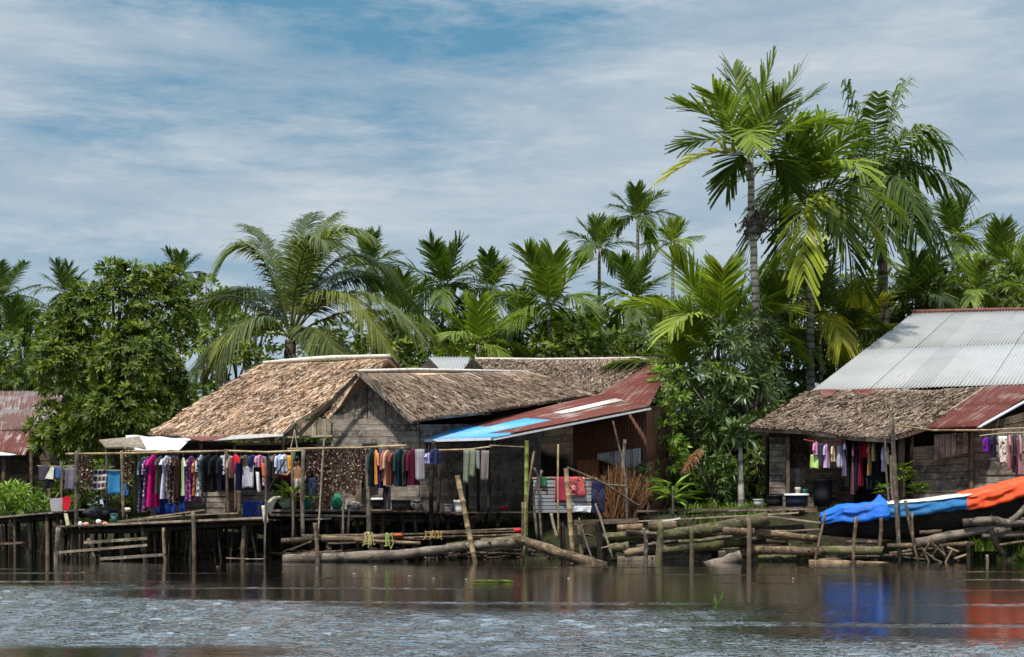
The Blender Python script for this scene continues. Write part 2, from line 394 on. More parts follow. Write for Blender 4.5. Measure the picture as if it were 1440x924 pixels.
def slab(name, pts, th, mat, parent=None, smooth=False):
    """flat outline with thickness straight down its normal"""
    p = [V(q) for q in pts]; n = (p[1]-p[0]).cross(p[-1]-p[0]).normalized(); mb = MB(); m = len(p)
    i = mb.pts(p); j = mb.pts([q - n * th for q in p]); uv = [((q - p[0]).dot((p[1]-p[0]).normalized()), (q - p[0]).dot(n.cross((p[1]-p[0]).normalized()))) for q in p]
    mb.face(range(i, i+m), uv); mb.face(list(range(j, j+m))[::-1], uv[::-1])
    for k in range(m): k2 = (k+1) % m; mb.face((i+k2, i+k, j+k, j+k2))
    return mb.build(name, mat, parent)
def boards(name, a, b, z0a, z1a, z0b, z1b, mat, parent, bh=.17, th=.025, vertical=False, gap=.008, warp=.012, missing=0.0, top=None):
    """plank wall from plan point a to b; heights at each end; top(t) overrides the upper edge"""
    a = V((a[0], a[1], 0)); b = V((b[0], b[1], 0)); d = b - a; L = d.length; d = d / L; n = V((d.y, -d.x, 0)); mb = MB()
    if n.y > 0: n = -n
    zl = lambda t: lerp(z0a, z0b, t)
    zh = top if top else (lambda t: lerp(z1a, z1b, t))
    if vertical:
        m = max(1, int(L / bh)); 
        for k in range(m):
            t0, t1 = k / m, (k + 1) / m - gap / L; o = R.random() * 40; e = u(-.5, .5) * warp; dz = u(-.04, 0)
            ps = []
            for yy in (e, e + th):
                for t, f in ((t0, zl), (t1, zl), (t1, zh), (t0, zh)): ps.append(a + d * (L * t) + n * yy + V((0, 0, f(t) + (dz if f is zh else u(-.03, .03)))))
            boxuv(mb, ps, o, True)
    else:
        zz0 = min(z0a, z0b); hmax = max(z1a, z1b) - zz0; m = max(1, round(hmax / bh))
        for k in range(m):
            if R.random() < missing: continue
            o = R.random() * 40; e = u(-.5, .5) * warp; f0, f1 = k / m, (k + 1) / m - gap / hmax; ts = [0] + ([u(.3, .7)] if L > 2.2 and R.random() < .6 else []) + [1]
            for t0, t1 in zip(ts[:-1], ts[1:]):
                ps = []; j0, j1 = u(-.008, .008), u(-.008, .008); e2 = e + u(-.4, .4) * warp
                for yy in (e2, e2 + th):
                    for t, f in ((t0, f0), (t1 - .004, f0), (t1 - .004, f1), (t0, f1)):
                        lo, hi = zl(t), lerp(z1a, z1b, t); ps.append(a + d * (L * t) + n * yy + V((0, 0, lerp(lo, hi, f) + (j0 if t == t0 else j1))))
                boxuv(mb, ps, o, False)
    if (mat is DARKW or mat is GREYW) and not missing:
        f = th + .012; o = R.random() * 9; ps = []
        for yy in (f, f + .012):
            for t, fz in ((0, zl), (1, zl), (1, zh), (.5, zh), (0, zh)): ps.append(a + d * (L * t) + n * -0 + V((-n.x, -n.y, 0)) * yy + V((0, 0, fz(t) - .02)))
        i = mb.pts(ps); mb.face((i, i+1, i+2, i+3, i+4)); mb.face((i+9, i+8, i+7, i+6, i+5))
    return mb.build(name, mat, parent)
def boxuv(mb, ps, o, vert):
    i = mb.pts(ps)
    def uvs(ids):
        p0 = ps[ids[0]]; r = []
        for q in ids:
            w = V(ps[q]) - V(p0); z = w.z; h = math.hypot(w.x, w.y); r.append((o + (z if vert else h), o + (h if vert else z)))
        return r
    for ids in ((4, 5, 6, 7), (3, 2, 1, 0), (0, 1, 5, 4), (1, 2, 6, 5), (2, 3, 7, 6), (3, 0, 4, 7)): mb.face([i + q for q in ids], uvs(ids))
def pole_mb(pts, r, r1=None, n=8, wob=.06, bend=.02, bamboo=False, sub=8):
    mb = MB(); pts = [V(p) for p in pts]; q = []
    if len(pts) == 2:
        a, b = pts; L = (b-a).length; ax = (b-a).normalized(); s = ax.orthogonal().normalized(); t = ax.cross(s); k1, k2 = u(-1, 1) * bend * L, u(-1, 1) * bend * L
        m = max(sub, int(L / (.16 if r > .07 else .3))); q = [a.lerp(b, k/m) + s * (k1 * math.sin(math.pi * k/m)) + t * (k2 * math.sin(math.pi * 1.7 * k/m) * .6) for k in range(m+1)]
    else:
        for a, b in zip(pts[:-1], pts[1:]): q += [a.lerp(b, k/4) for k in range(4)]
        q.append(pts[-1])
    m = len(q); r1 = r if r1 is None else r1
    if bamboo:
        q2, rr = [], []
        a, b = q[0], q[-1]; L = (b-a).length; nn = max(3, int(L / .3))
        for k in range(nn):
            for f, s in ((0, 1.16), (.06, 1.0), (.94, 1.0)): q2.append(a.lerp(b, (k + f) / nn)); rr.append(lerp(r, r1, (k + f) / nn) * s)
        q2.append(b); rr.append(r1); mb.tube(q2, rr, n); return mb
    mb.tube(q, [lerp(r, r1, k/(m-1)) * u(1 - wob, 1 + wob) for k in range(m)], n, wob * .7)
    if r > .07 and m > 5:
        for _ in range(R.randint(0, 3)):
            k = R.randint(1, m - 2); d = V((u(-.4, .4), -u(.1, .8), u(-.2, .9))).normalized(); mb.tube([q[k], q[k] + d * r * u(1.1, 1.5)], [r * .38, r * u(.16, .28)], 6, .12)
    return mb
def pole(name, label, cat, pp, Y, r, mat, group=None, r1=None, **kw):
    """pp: pixel points; Y: distance or list of distances; r in pixels"""
    Ys = Y if hasattr(Y, '__len__') else [Y] * len(pp)
    pts = [P(x, y, d) for (x, y), d in zip(pp, Ys)]; k = Ys[0] / F
    o = pole_mb(pts, r * k, None if r1 is None else r1 * k, **kw).build(name, mat, smooth=True)
    return tag(o, label, cat, group)

def hull_ring(mb, cx, rot, rows, n=18, rip=.16, ph=0.0, kf=4):
    """rows: (z, offset, half width, half depth)"""
    first = None; cr, sr = math.cos(rot), math.sin(rot); prev = None; m = len(rows)
    for ri, (z, off, a, b) in enumerate(rows):
        ring = []; t = ri / (m - 1)
        for j in range(n):
            an = 2 * math.pi * j / n; k = 1 + rip * t * math.sin(kf * an + ph + t * .8)
            x = off + math.cos(an) * a * k; y = math.sin(an) * b * (1 + rip * 1.8 * t * math.sin((kf + 1) * an + ph * 2))
            ring.append(V((cx[0] + x * cr - y * sr, cx[1] + x * sr + y * cr, z)))
        i = mb.pts(ring)
        if prev is not None:
            for j in range(n): j2 = (j+1) % n; mb.face((prev+j, prev+j2, i+j2, i+j), [(j/n, t), ((j+1)/n, t), ((j+1)/n, t+.1), (j/n, t+.1)])
        else: mb.face([i+j for j in range(n)][::-1])
        prev = i
def garment(kind, x0, x1, yt, yb, Y, mat, name, label, cat, group, hang=None, sign=1):
    w = max(.04, (x1 - x0) / 2 * Y / F); cxp = (x0 + x1) / 2; zt = ZZ(yt, Y); zb = ZZ(yb, Y); L = zt - zb; X0 = XX(cxp, Y); mb = MB(); ph = u(0, 6.28)
    if kind in ('dress', 'shirt', 'trousers'):
        A = {'dress': .23, 'shirt': .25, 'trousers': .19}[kind] * min(1, max(.55, L / .75)); B = .034
        if w > A * .97: A = w; rot = u(-.12, .12)
        else: rot = sign * math.acos(math.sqrt(max(0, (w * w - B * B) / (A * A - B * B)))) if w > B else sign * 1.45
        ctr = (X0, Y)
        if kind == 'trousers':
            hull_ring(mb, ctr, rot, [(zt - t * L, 0, A * s, B * .9) for t, s in ((0, .92), (.12, .97), (.3, 1.0))], rip=.05, ph=ph)
            for sg in (-1, 1): hull_ring(mb, ctr, rot, [(zt - t * L, sg * A * (.5 + .06 * t), A * s, B * .95) for t, s in ((.26, .49), (.6, .42), (1 - u(0, .03), .40))], n=12, rip=.15, ph=ph + sg)
        else:
            pr = [(0, .24, .7), (.03, .42, .85), (.09, .86, 1.0), (.2, .82, 1.0), (.4, .78, 1.05), (.6, .86, 1.2), (.8, .95, 1.35), (1.0, 1.02, 1.45)] if kind == 'dress' else [(0, .26, .7), (.04, .45, .9), (.13, .92, 1.0), (.35, .88, 1.1), (.7, .9, 1.2), (1.0, .93, 1.3)]
            hull_ring(mb, ctr, rot, [(zt - t * L + (0 if t < .9 else u(-.02, .02)), .02 * math.sin(ph + 3*t), A * a, B * b) for t, a, b in pr], rip=.30, ph=ph, kf=5 if kind == 'dress' else 4, n=30)
            sl = (.28 if kind == 'dress' else .42) * min(L, .85) * R.choice((.45, .8, 1.0, 1.25))
            for sg in (-1, 1):
                cr, sr = math.cos(rot), math.sin(rot)
                q = [(sg * A * .74, zt - .085 * L), (sg * A * .98, zt - .14 * L - .05), (sg * A * 1.06, zt - .12 * L - sl * .6), (sg * A * 1.04, zt - .12 * L - sl)]
                hull_ring(mb, (X0, Y), rot, [(z, a, rw, rd_) for (a, z), rw, rd_ in zip(q, (.05, .055, .05, .058), (.022, .03, .03, .034))], n=10, rip=.2, ph=ph + sg)
    else:  # a sheet folded over its line: front and back leaf with soft folds
        nf = max(2, int(w * 2 / .12)); nu = max(8, nf * 5)
        def fr(sg, lf):
            def f(a, b):
                fo = .028 * math.sin(a * nf * 6.283 * .5 + ph + b * .9) * (.25 + b); edge = .03 * math.sin(a * 5 + ph) * b
                sw = .04 * b * math.sin(ph * 2)
                return V((X0 + (a * 2 - 1) * w * (1 - .05 * b * math.sin(ph)) + sw, Y + sg * (.012 + .03 * b) + fo, zt - b * L * lf + edge * .5))
            return f
        mb.grid(fr(-1, 1.0), nu, 10, 1, 1); mb.grid(fr(1, u(.8, .97)), nu, 10, 1, 1)
        mb.grid(lambda a, b: fr(-1, 1)(a, 0).lerp(fr(1, 1)(a, 0), b) + V((0, 0, .01 * math.sin(math.pi * b))), nu, 2)
    o = mb.build(name, mat, smooth=True); tag(o, label, cat, group)
    if kind == 'sheet': md = o.modifiers.new('thick', 'SOLIDIFY'); md.thickness = .004
    if hang is not None and kind in ('dress', 'shirt'):
        hz = ZZ(hang, Y); h = MB(); d = V((math.cos(rot), math.sin(rot), 0)); c = V((X0, Y, zt))
        h.tube([c + d * (-A * .8) - V((0, 0, .1 * L)), c + V((0, 0, .012)), c + d * (A * .8) - V((0, 0, .1 * L))], .006, 5)
        h.tube([c + V((0, 0, .012)), V((X0, Y, hz - .01)), V((X0, Y + .02, hz + .03)), V((X0, Y + .04, hz + .012))], .005, 5)
        h.build('hanger', plain('hanger_plastic', (.10, .12, .16), .5), o)
    return o
# ------------------------------------------------------------------ camera, sky, sun
cam = bpy.data.cameras.new('camera'); cam.lens = 50; cam.sensor_width = 36; cam.shift_y = (HY - 462) / 1440; cam.clip_end = 5000; cam.clip_start = .1
co = bpy.data.objects.new('camera', cam); co.location = (0, 0, H); co.rotation_euler = (math.pi / 2, 0, 0); COL.objects.link(co); SC.camera = co
SUN_EL, SUN_AZ = 61.0, 206.0      # azimuth clockwise from +Y: behind the viewer's left shoulder
se, sa = math.radians(SUN_EL), math.radians(SUN_AZ)
sd = V((math.sin(sa) * math.cos(se), math.cos(sa) * math.cos(se), math.sin(se)))
sl = bpy.data.lights.new('sun', 'SUN'); sl.energy = 4.7; sl.angle = math.radians(2.5); sl.color = (1.0, .95, .86)
so = bpy.data.objects.new('sun', sl); so.rotation_euler = sd.to_track_quat('Z', 'Y').to_euler(); so.location = (-20, -20, 40); COL.objects.link(so)
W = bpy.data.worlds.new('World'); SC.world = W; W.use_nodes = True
class WT(NT):
    def __init__(s): s.t = W.node_tree; s.n = s.t.nodes; s.n.clear()
w = WT()
sky = w.add('ShaderNodeTexSky', sky_type='NISHITA', sun_disc=False, sun_elevation=se, sun_rotation=sa, air_density=1.2, dust_density=1.5, ozone_density=2.0)
dirn = w.add('ShaderNodeTexCoord').outputs['Generated']; sp = w.add('ShaderNodeSeparateXYZ', {0: dirn})
dx, dy, dz = sp.outputs[0], sp.outputs[1], sp.outputs[2]
zc = w.math('ADD', w.math('MAXIMUM', dz, 0.0), .11)
pl = w.add('ShaderNodeCombineXYZ', {0: w.math('DIVIDE', w.math('MULTIPLY', dx, .55), zc), 1: w.math('DIVIDE', dy, zc), 2: .37}).outputs[0]
ae = w.add('ShaderNodeCombineXYZ', {0: w.math('MULTIPLY', dx, 3.3), 1: w.math('MULTIPLY', dy, 3.3), 2: w.math('MULTIPLY', dz, 15.0)}).outputs[0]
n4 = w.noise(ae, 1.0, 9, .62, .35); n5 = w.noise(ae, 2.7, 8, .66, .2)
n1 = w.math('MULTIPLY_ADD', w.noise(pl, 1.25, 8, .58, .3), .18, w.math('MULTIPLY', n4, .82)); n2 = w.noise(pl, .5, 4, .5, .3); n3 = w.math('MULTIPLY_ADD', w.noise(pl, 3.0, 7, .62, .3), .14, w.math('MULTIPLY_ADD', n5, .46, w.math('MULTIPLY', n4, .4)))
hl = w.math('DIVIDE', dz, w.math('SQRT', w.math('ADD', w.math('MULTIPLY', dx, dx), w.math('MULTIPLY', dy, dy))))   # tangent of the elevation
azx = w.math('DIVIDE', dx, w.math('MAXIMUM', w.math('ABSOLUTE', dy), .05))
wob = w.math('MULTIPLY', w.math('SUBTRACT', n4, .5), .13)
def band(c, hw, x0, x1, s):
    """a clear gap between cloud layers round tangent c, from bearing x0 to x1"""
    a = w.math('DIVIDE', w.math('ABSOLUTE', w.math('SUBTRACT', w.math('ADD', hl, wob), c)), hw)
    a = w.math('SUBTRACT', 1.0, a, clamp=True)
    l = w.math('MULTIPLY', w.math('SUBTRACT', azx, x0), 9.0, clamp=True); r = w.math('MULTIPLY', w.math('SUBTRACT', x1, azx), 9.0, clamp=True)
    return w.math('MULTIPLY', w.math('MULTIPLY', w.math('MULTIPLY', a, l), r), s)
g = w.math('ADD', band(.354, .038, -.40, .16, 1.2), band(.315, .034, -.20, .10, 1.3))
g = w.math('ADD', g, band(.258, .034, -.42, .04, .95)); g = w.math('ADD', g, band(.33, .035, .30, .5, .6)); g = w.math('ADD', g, band(.175, .03, -.42, -.05, .45))
cl = w.ramp(w.math('ADD', w.math('MULTIPLY', n1, .62), w.math('MULTIPLY', n3, .38)), [(.34, .58), (.54, 1.0)])
cm = w.math('SUBTRACT', w.math('ADD', cl, .06), w.math('MULTIPLY', g, w.ramp(n5, [(.36, 1.0), (.62, .32)])), clamp=True)
shade = w.ramp(n3, [(.36, (.34, .44, .545)), (.50, (.43, .52, .61)), (.63, (.59, .65, .70))])
low = w.ramp(hl, [(.02, 1), (.24, 0)])
shade = w.mix(w.math('MULTIPLY', low, .55), shade, (.40, .545, .665))
blue = w.mix(.72, w.add('ShaderNodeVectorMath', {0: sky.outputs[0], 1: (.1, .1, .1)}, operation='MULTIPLY').outputs[0], (.10, .31, .47))
skyc = w.mix(cm, blue, shade)
hi = w.math('MULTIPLY', w.ramp(dz, [(.34, 0), (.42, 1)]), w.math('MULTIPLY_ADD', dy, .8, .55, clamp=True))    # unseen upper sky brightened, mostly ahead, to lift water reflections and fill light
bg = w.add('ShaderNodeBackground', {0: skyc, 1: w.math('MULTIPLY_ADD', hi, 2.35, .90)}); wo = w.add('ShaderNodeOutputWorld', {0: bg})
SC.view_settings.view_transform = 'Standard'; SC.view_settings.look = 'None'; SC.view_settings.exposure = .20; SC.view_settings.gamma = 1
SC.cycles.max_bounces = 6; SC.cycles.transparent_max_bounces = 6; SC.cycles.use_denoising = True

# ------------------------------------------------------------------ ground and river
def bank(x): # distance of the waterline
    return float(np.interp(x, [-60, -14, -3, 0, 2, 9, 11, 12.5, 60], [37.5, 37.4, 37.2, 36.2, 35.6, 35.4, 34.8, 34.2, 34.0]))
def gz(x, y):
    b = bank(x); top = float(np.interp(x, [-14, 0, 4, 9, 14], [.80, .85, 1.12, 1.18, 1.2])); t = min(1, max(0, (y - b) / 1.1))
    return lerp(-.55, top, t * t * (3 - 2 * t)) + (.05 * math.sin(x * 2.3 + y) * math.sin(y * 1.7) if y > b else 0)
xs = [-900, -300, -120, -60, -30] + [k * .5 for k in range(-44, 45)] + [30, 60, 120, 300, 900]
ys = [-600, -100, 0, 25, 32] + [33 + .3 * k for k in range(24)] + [41, 43, 46, 50, 56, 64, 75, 95, 130, 200, 400, 1500]
mb = MB(); mb.pts([(x, y, gz(x, y)) for y in ys for x in xs]); nx = len(xs)
for j in range(len(ys) - 1):
    for i in range(nx - 1): k = j * nx + i; mb.face((k, k+1, k+nx+1, k+nx))
t = NT('riverbank_ground'); n = t.noise(t.objc(), 1.4, 6, .65); n5 = t.noise(t.objc(), 9, 5, .7)
gc = t.mix(t.ramp(n, [(.42, 0), (.6, 1)]), t.ramp(n5, [(.3, (.012, .009, .007)), (.7, (.045, .034, .024))]), t.ramp(n5, [(.3, (.014, .02, .008)), (.7, (.04, .05, .016))]))
t.bsdf(gc, .95, n5, .8, .06, spec=.2)
tag(mb.build('ground', t.m, smooth=True), 'dark muddy river bank and overgrown soil under the houses', 'ground', kind='structure')

xs = np.concatenate([[-700, -250, -90, -45, -26], np.arange(-17, 17.01, .065), [26, 45, 90, 250, 700]])
ys = np.concatenate([[-500, -120, -30, -5, 4], np.arange(8.5, 38.01, .055), [38.6]])
Xg, Yg = np.meshgrid(xs, ys); rg = np.random.default_rng(5); Zg = np.zeros_like(Xg)
lim = np.interp(Xg / np.maximum(Yg, 1) * F + HX, [0, 300, 720, 1100, 1440], [23.5, 20.0, 17.0, 15.4, 13.6])
patch = sum(np.sin(Xg * a + Yg * b + c) for a, b, c in ((.35, .55, 1), (-.6, .4, 2), (.9, -.8, .5), (.2, 1.3, 4))) * .35
m = np.clip((lim + patch * 2.6 - Yg) / 5.0 + .5, 0, 1); m = m * m * (3 - 2 * m)
pst = np.clip((np.sin(Yg * 2.1 + 1.1 * np.sin(Xg * .42) + .5 * np.sin(Xg * 1.1 + 2)) + np.sin(Yg * 3.7 + Xg * .21 + 1)) * .5 - .62 + .25 * np.sin(Xg * .33 + 1.3) * np.sin(Xg * .71 + Yg * .4), 0, .4)      # cat's paws
calm = np.clip((13.3 - Yg) / .8, 0, 1) * np.clip((-1.3 - Xg) / 1.0, 0, 1)
m = np.clip(m * (1 - .95 * calm), 0, 1)
amp = .05 + .95 * m + 1.3 * pst * (Yg < 32.5)
for k in range(46):
    lam = .13 * (1.021 ** k); th = rg.normal(math.pi / 2, .5); kk = 2 * math.pi / lam
    Zg += .0095 * lam * np.sin(kk * (np.cos(th) * Xg + np.sin(th) * Yg) + rg.uniform(0, 6.28) + .6 * np.sin(Xg * rg.uniform(.3, 1.2) + rg.uniform(0, 6)))
Zg *= amp * .62; Zg[np.abs(Xg) > 17.2] *= .1; Zg[(Yg > 37.9) | (Yg < 8)] *= .1
me = bpy.data.meshes.new('river'); ny, nx = Xg.shape
co3 = np.stack([Xg, Yg, Zg], -1).reshape(-1, 3); me.vertices.add(len(co3)); me.vertices.foreach_set('co', co3.ravel())
a = (np.arange(ny - 1)[:, None] * nx + np.arange(nx - 1)[None, :]).ravel(); q = np.stack([a, a + 1, a + nx + 1, a + nx], -1).astype(np.int32)
me.loops.add(q.size); me.loops.foreach_set('vertex_index', q.ravel()); me.polygons.add(len(q)); me.polygons.foreach_set('loop_start', np.arange(0, q.size, 4, dtype=np.int32)); me.polygons.foreach_set('use_smooth', np.ones(len(q), dtype=bool))
me.update(calc_edges=True); at_ = me.attributes.new('ripple', 'FLOAT', 'POINT'); at_.data.foreach_set('value', (.05 + .95 * amp).astype(np.float32).ravel())
t = NT('dark_river_water'); b = t.bsdf((.006, .0055, .0045), .03, None, spec=.5); b.inputs['IOR'].default_value = 1.5; b.inputs['Coat Weight'].default_value = .5; b.inputs['Coat IOR'].default_value = 1.5; b.inputs['Coat Roughness'].default_value = .03
pos = t.objc(); mp = t.add('ShaderNodeMapping', {'Vector': pos, 'Scale': (.9, 1.0, 1)}).outputs[0]
rp = t.add('ShaderNodeAttribute', attribute_name='ripple').outputs['Fac']; bp = t.add('ShaderNodeBump', {'Height': t.math('MULTIPLY', t.math('ADD', t.noise(mp, 27, 2, .5), t.math('MULTIPLY', t.noise(mp, 7, 3, .5), .9)), rp), 'Strength': 1.0, 'Distance': .0165}); t.t.links.new(bp.outputs[0], b.inputs['Normal']); t.t.links.new(bp.outputs[0], b.inputs['Coat Normal'])
me.materials.append(t.m); ro = bpy.data.objects.new('river', me); COL.objects.link(ro); tag(ro, 'dark tea coloured river, rippled in front and calm by the bank', 'river', kind='structure')

# ------------------------------------------------------------------ houses
def rootat(name, px, Y, z, label, cat='house', group='river houses'): return empty(name, (XX(px, Y), Y, z), label, cat, group)
def posts(root, lst, mat, name='post'):
    for x0, y0, x1, y1, r, Y in lst: pole_mb([P(x0, y0, Y), P(x1, y1, Y)], r * Y / F, n=7).build(name, mat, root, smooth=True)
# the broad orange thatched house on the left
h1 = rootat('thatched_house', 330, 38.5, .85, 'large house on the left under a broad orange brown thatched roof, laundry along its front')
EL, ER, RR, RL = P(211, 611, 38.3), P(386, 617, 36.7), P(548, 504, 40.3), P(371, 512, 42.0)
thatch('thatched_roof', (EL, ER, RR, RL), TH1, h1)
thatch('thatched_roof', (RR + V((1.15, 3.3, -1.3)), RL + V((1.25, 3.4, -1.3)), RL, RR), TH1, h1, dens=.45)
mb = MB(); mb.tube([RL + V((0, -.03, .03)).lerp(V((0, 0, 0)), 0), RL.lerp(RR, .3) + V((0, -.03, .07)), RL.lerp(RR, .55) + V((0, -.03, .10)), RR + V((0, -.03, .06))], [.06, .075, .07, .06], 7, .15)
mb.build('ridge_cap', plain('ridge_sheet', (.62, .57, .50), .7, nz=.25), h1, smooth=True)
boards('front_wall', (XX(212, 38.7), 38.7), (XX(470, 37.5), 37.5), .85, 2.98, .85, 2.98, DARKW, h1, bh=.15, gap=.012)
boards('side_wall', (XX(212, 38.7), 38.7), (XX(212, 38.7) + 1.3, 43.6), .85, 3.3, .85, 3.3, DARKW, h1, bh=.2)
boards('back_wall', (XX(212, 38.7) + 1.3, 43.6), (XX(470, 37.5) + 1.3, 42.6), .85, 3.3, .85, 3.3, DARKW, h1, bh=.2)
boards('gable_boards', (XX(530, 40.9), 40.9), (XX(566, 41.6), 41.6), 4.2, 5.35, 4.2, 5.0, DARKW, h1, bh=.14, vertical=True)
pole_mb([RR + V((.02, -.02, .05)), RR + V((.55, 1.5, -.62))], .035).build('barge_board', GREYW, h1)
boards('patch_boards', (XX(404, 37.35), 37.35), (XX(466, 37.25), 37.25), ZZ(613, 37.3), ZZ(592, 37.3), ZZ(613, 37.3), ZZ(588, 37.3), PALEW, h1, bh=.13, vertical=True, warp=.05)
mb = MB(); mb.beam(P(395, 615.5, 37.1), P(468, 613, 37.0), .18, .05); mb.build('shelf_board', PALEW, h1)
boards('pale_boards', (XX(446, 37.2), 37.2), (XX(467, 37.1), 37.1), ZZ(636, 37.1), ZZ(617, 37.1), ZZ(636, 37.1), ZZ(617, 37.1), PALEW, h1, bh=.12, gap=.04, warp=.04)
boards('front_planks', (XX(258, 37.0), 37.0), (XX(318, 36.95), 36.95), ZZ(722, 37), ZZ(690, 37), ZZ(722, 37), ZZ(690, 37), GREYW, h1, bh=.14, gap=.02, warp=.04)
boards('front_planks', (XX(330, 37.1), 37.1), (XX(385, 37.05), 37.05), ZZ(722, 37), ZZ(688, 37), ZZ(722, 37), ZZ(688, 37), GREYW, h1, bh=.16, gap=.02, warp=.04)
slab('eave_sheet', [P(254, 614, 36.9), P(284, 620, 36.2), P(306, 618, 36.3), P(318, 613, 36.9)], .012, TINRUST, h1)
slab('eave_sheet', [P(300, 619.5, 36.2), P(398, 613, 36.3), P(398, 609, 36.9), P(330, 612, 36.9)], .012, plain('pale_eave', (.36, .33, .30), .7, nz=.3), h1)
posts(h1, [(190, 640, 190, 724, 2.2, 36.6), (330, 622, 331, 722, 2.2, 36.6), (336, 690, 337, 722, 3, 36.5), (398, 616, 399, 720, 2, 36.8), (283, 622, 283, 722, 2, 36.8)], BROWNW)

# the middle house whose plank gable faces the river
h2 = rootat('plank_gable_house', 530, 37, .85, 'grey plank house in the middle with its pointed gable facing the river')
AP, RB, EF, EB = P(505, 523, 36.75), P(742, 524, 39.6), P(580, 592, 36.15), P(838, 556, 39.2)
thatch('thatched_roof', (EF, EB, RB, AP), TH2, h2)
thatch('thatched_roof', (P(452, 596, 37.6), AP, RB, RB + V((-2.3, 2.4, -1.5))), TH1, h2, dens=.5)
mb = MB(); mb.tube([AP + V((0, -.02, .02)), AP.lerp(RB, .3) + V((0, 0, .06)), AP.lerp(RB, .6) + V((0, 0, .05)), RB + V((0, 0, .03))], [.05, .05, .045, .04], 6, .2); mb.build('ridge_cap', plain('ridge_sheet', (.62, .57, .50), .7, nz=.25), h2, smooth=True)
gl, gr = (XX(466, 37.35), 37.35), (XX(590, 36.7), 36.7)
zs = ZZ(588, 37)
boards('gable_wall', gl, gr, .95, zs, .95, zs - .02, GREYW, h2, bh=.155, gap=.010)
apx = (505 - 466) / (590 - 466)
def gtop(t): za = ZZ(528, 37); return lerp(ZZ(566, 37), za, t / apx) if t < apx else lerp(za, ZZ(594, 36.7), (t - apx) / (1 - apx))
boards('gable_top', (gl[0], gl[1] + .06), (gr[0] - .06, gr[1] + .06), zs - .05, 0, zs - .05, 0, GREYW, h2, bh=.16, vertical=True, gap=.014, warp=.03, top=gtop)
mb = MB(); mb.beam(AP + V((.04, -.06, -.06)), EF + V((.02, -.05, -.03)), .04, .13); mb.build('barge_board', GREYW, h2)
mb = MB(); mb.beam(AP + V((-.04, -.05, -.1)), P(420, 612, 36.9), .05, .10); mb.build('barge_board', DARKW, h2)
boards('side_wall', gr, (XX(760, 40.2), 40.2), .95, 3.45, .95, 3.7, GREYW, h2, bh=.17)
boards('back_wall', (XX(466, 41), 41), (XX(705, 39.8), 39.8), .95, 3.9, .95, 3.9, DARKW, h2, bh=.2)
mb = MB(); mb.beam(P(509.5, 655, 36.98), P(530, 655, 36.9), .05, 1.15); mb.build('window_dark_panel', plain('painted_opening_shade', (.012, .01, .01), .9), h2)  # solid near-black panel on the wall; the opening's shade is put into its colour
boards('shutter', (XX(500, 36.9), 36.9), (XX(509, 36.85), 36.85), .98, ZZ(640, 36.9), .98, ZZ(640, 36.9), BROWNW, h2, bh=.12, vertical=True)

# the lean-to with the blue and rust roof
h3 = rootat('tin_roofed_house', 760, 37.5, .95, 'open fronted shed with a blue and rust red corrugated roof sloping down to the left')
E0, E1, TF, TN = P(573, 619, 37.2), P(692, 615.5, 35.4), P(842, 556, 38.6), P(914, 572, 35.9)
cc = (E0, E1, TN, TF)
def sub(a0, a1, b0, b1): return (bil(cc, a0, b0), bil(cc, a1, b0), bil(cc, a1, b1), bil(cc, a0, b1))
for a0, a1, bs in ((0, .33, .30), (.33, .72, .50), (.72, 1, .14)):
    corr('roof_sheet', sub(a0, a1, 0, bs), TINBLUE, h3, lap=3); corr('roof_sheet', sub(a0, a1, bs - .02, 1), TINMIX if a0 > .3 else TINRUST, h3, lap=3)
up = V((0, 0, .035)); corr('pale_sheet', [p + up for p in sub(.42, .56, .62, .98)], tin('pale_patch', (.62, .56, .50), (.2, .07, .04), .3), h3, lap=9)
corr('upper_roof', (P(838, 557, 38.7), P(914, 571, 36.1), P(930, 540, 38.2), P(921, 510, 40.6)), TINRUST, h3)
mb = MB(); mb.beam(E0 + V((0, -.02, -.03)), E1 + V((-.02, -.02, -.03)), .05, .07); mb.build('eave_board', plain('pale_paint', (.60, .66, .74), .6), h3)
mb = MB(); mb.beam(E1 + V((.02, -.03, -.05)), TN + V((.02, -.03, -.05)), .03, .05); mb.build('rake_strip', plain('tin_edge', (.45, .47, .49), .5), h3)
mb = MB(); mb.beam(E0 + V((.05, 0, -.10)), P(690, 640, 35.6), .05, .06); mb.build('brace', DARKW, h3)
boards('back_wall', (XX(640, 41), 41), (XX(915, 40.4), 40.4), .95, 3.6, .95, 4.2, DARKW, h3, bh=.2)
corr('side_wall', ((XX(806, 38.3), 38.3, 1.1) , (XX(908, 37.0), 37.0, 1.1), (XX(908, 37.0), 37.0, ZZ(580, 37.0)), (XX(806, 38.3), 38.3, ZZ(584, 38.3))), TINBROWN, h3)
corr('side_wall', ((XX(908, 37.0), 37.0, 1.1), (XX(940, 40.4), 40.4, 1.1), (XX(940, 40.4), 40.4, 4.4), (XX(908, 37.0), 37.0, ZZ(576, 37.0))), TINBROWN, h3)
corr('wall_patch', (P(840, 646, 37.3), P(901, 668, 36.8), P(901, 630, 36.8), P(840, 638, 37.3)), TINGREY, h3, pitch=.075)
corr('wall_patch', (P(812, 676, 37.6), P(842, 678, 37.4), P(842, 645, 37.4), P(812, 648, 37.6)), tin('orange_rust', (.3, .14, .07), (.26, .09, .035), .7), h3, pitch=.08)
fl = MB()
for k in range(9): y = 36.1 + .2 * k; fl.beam((XX(598, y), y, 1.17 + u(-.012, .012)), (XX(752, y), y, 1.17 + u(-.012, .012)), .17, .03)
fl.build('floor_boards', BROWNW, h3)
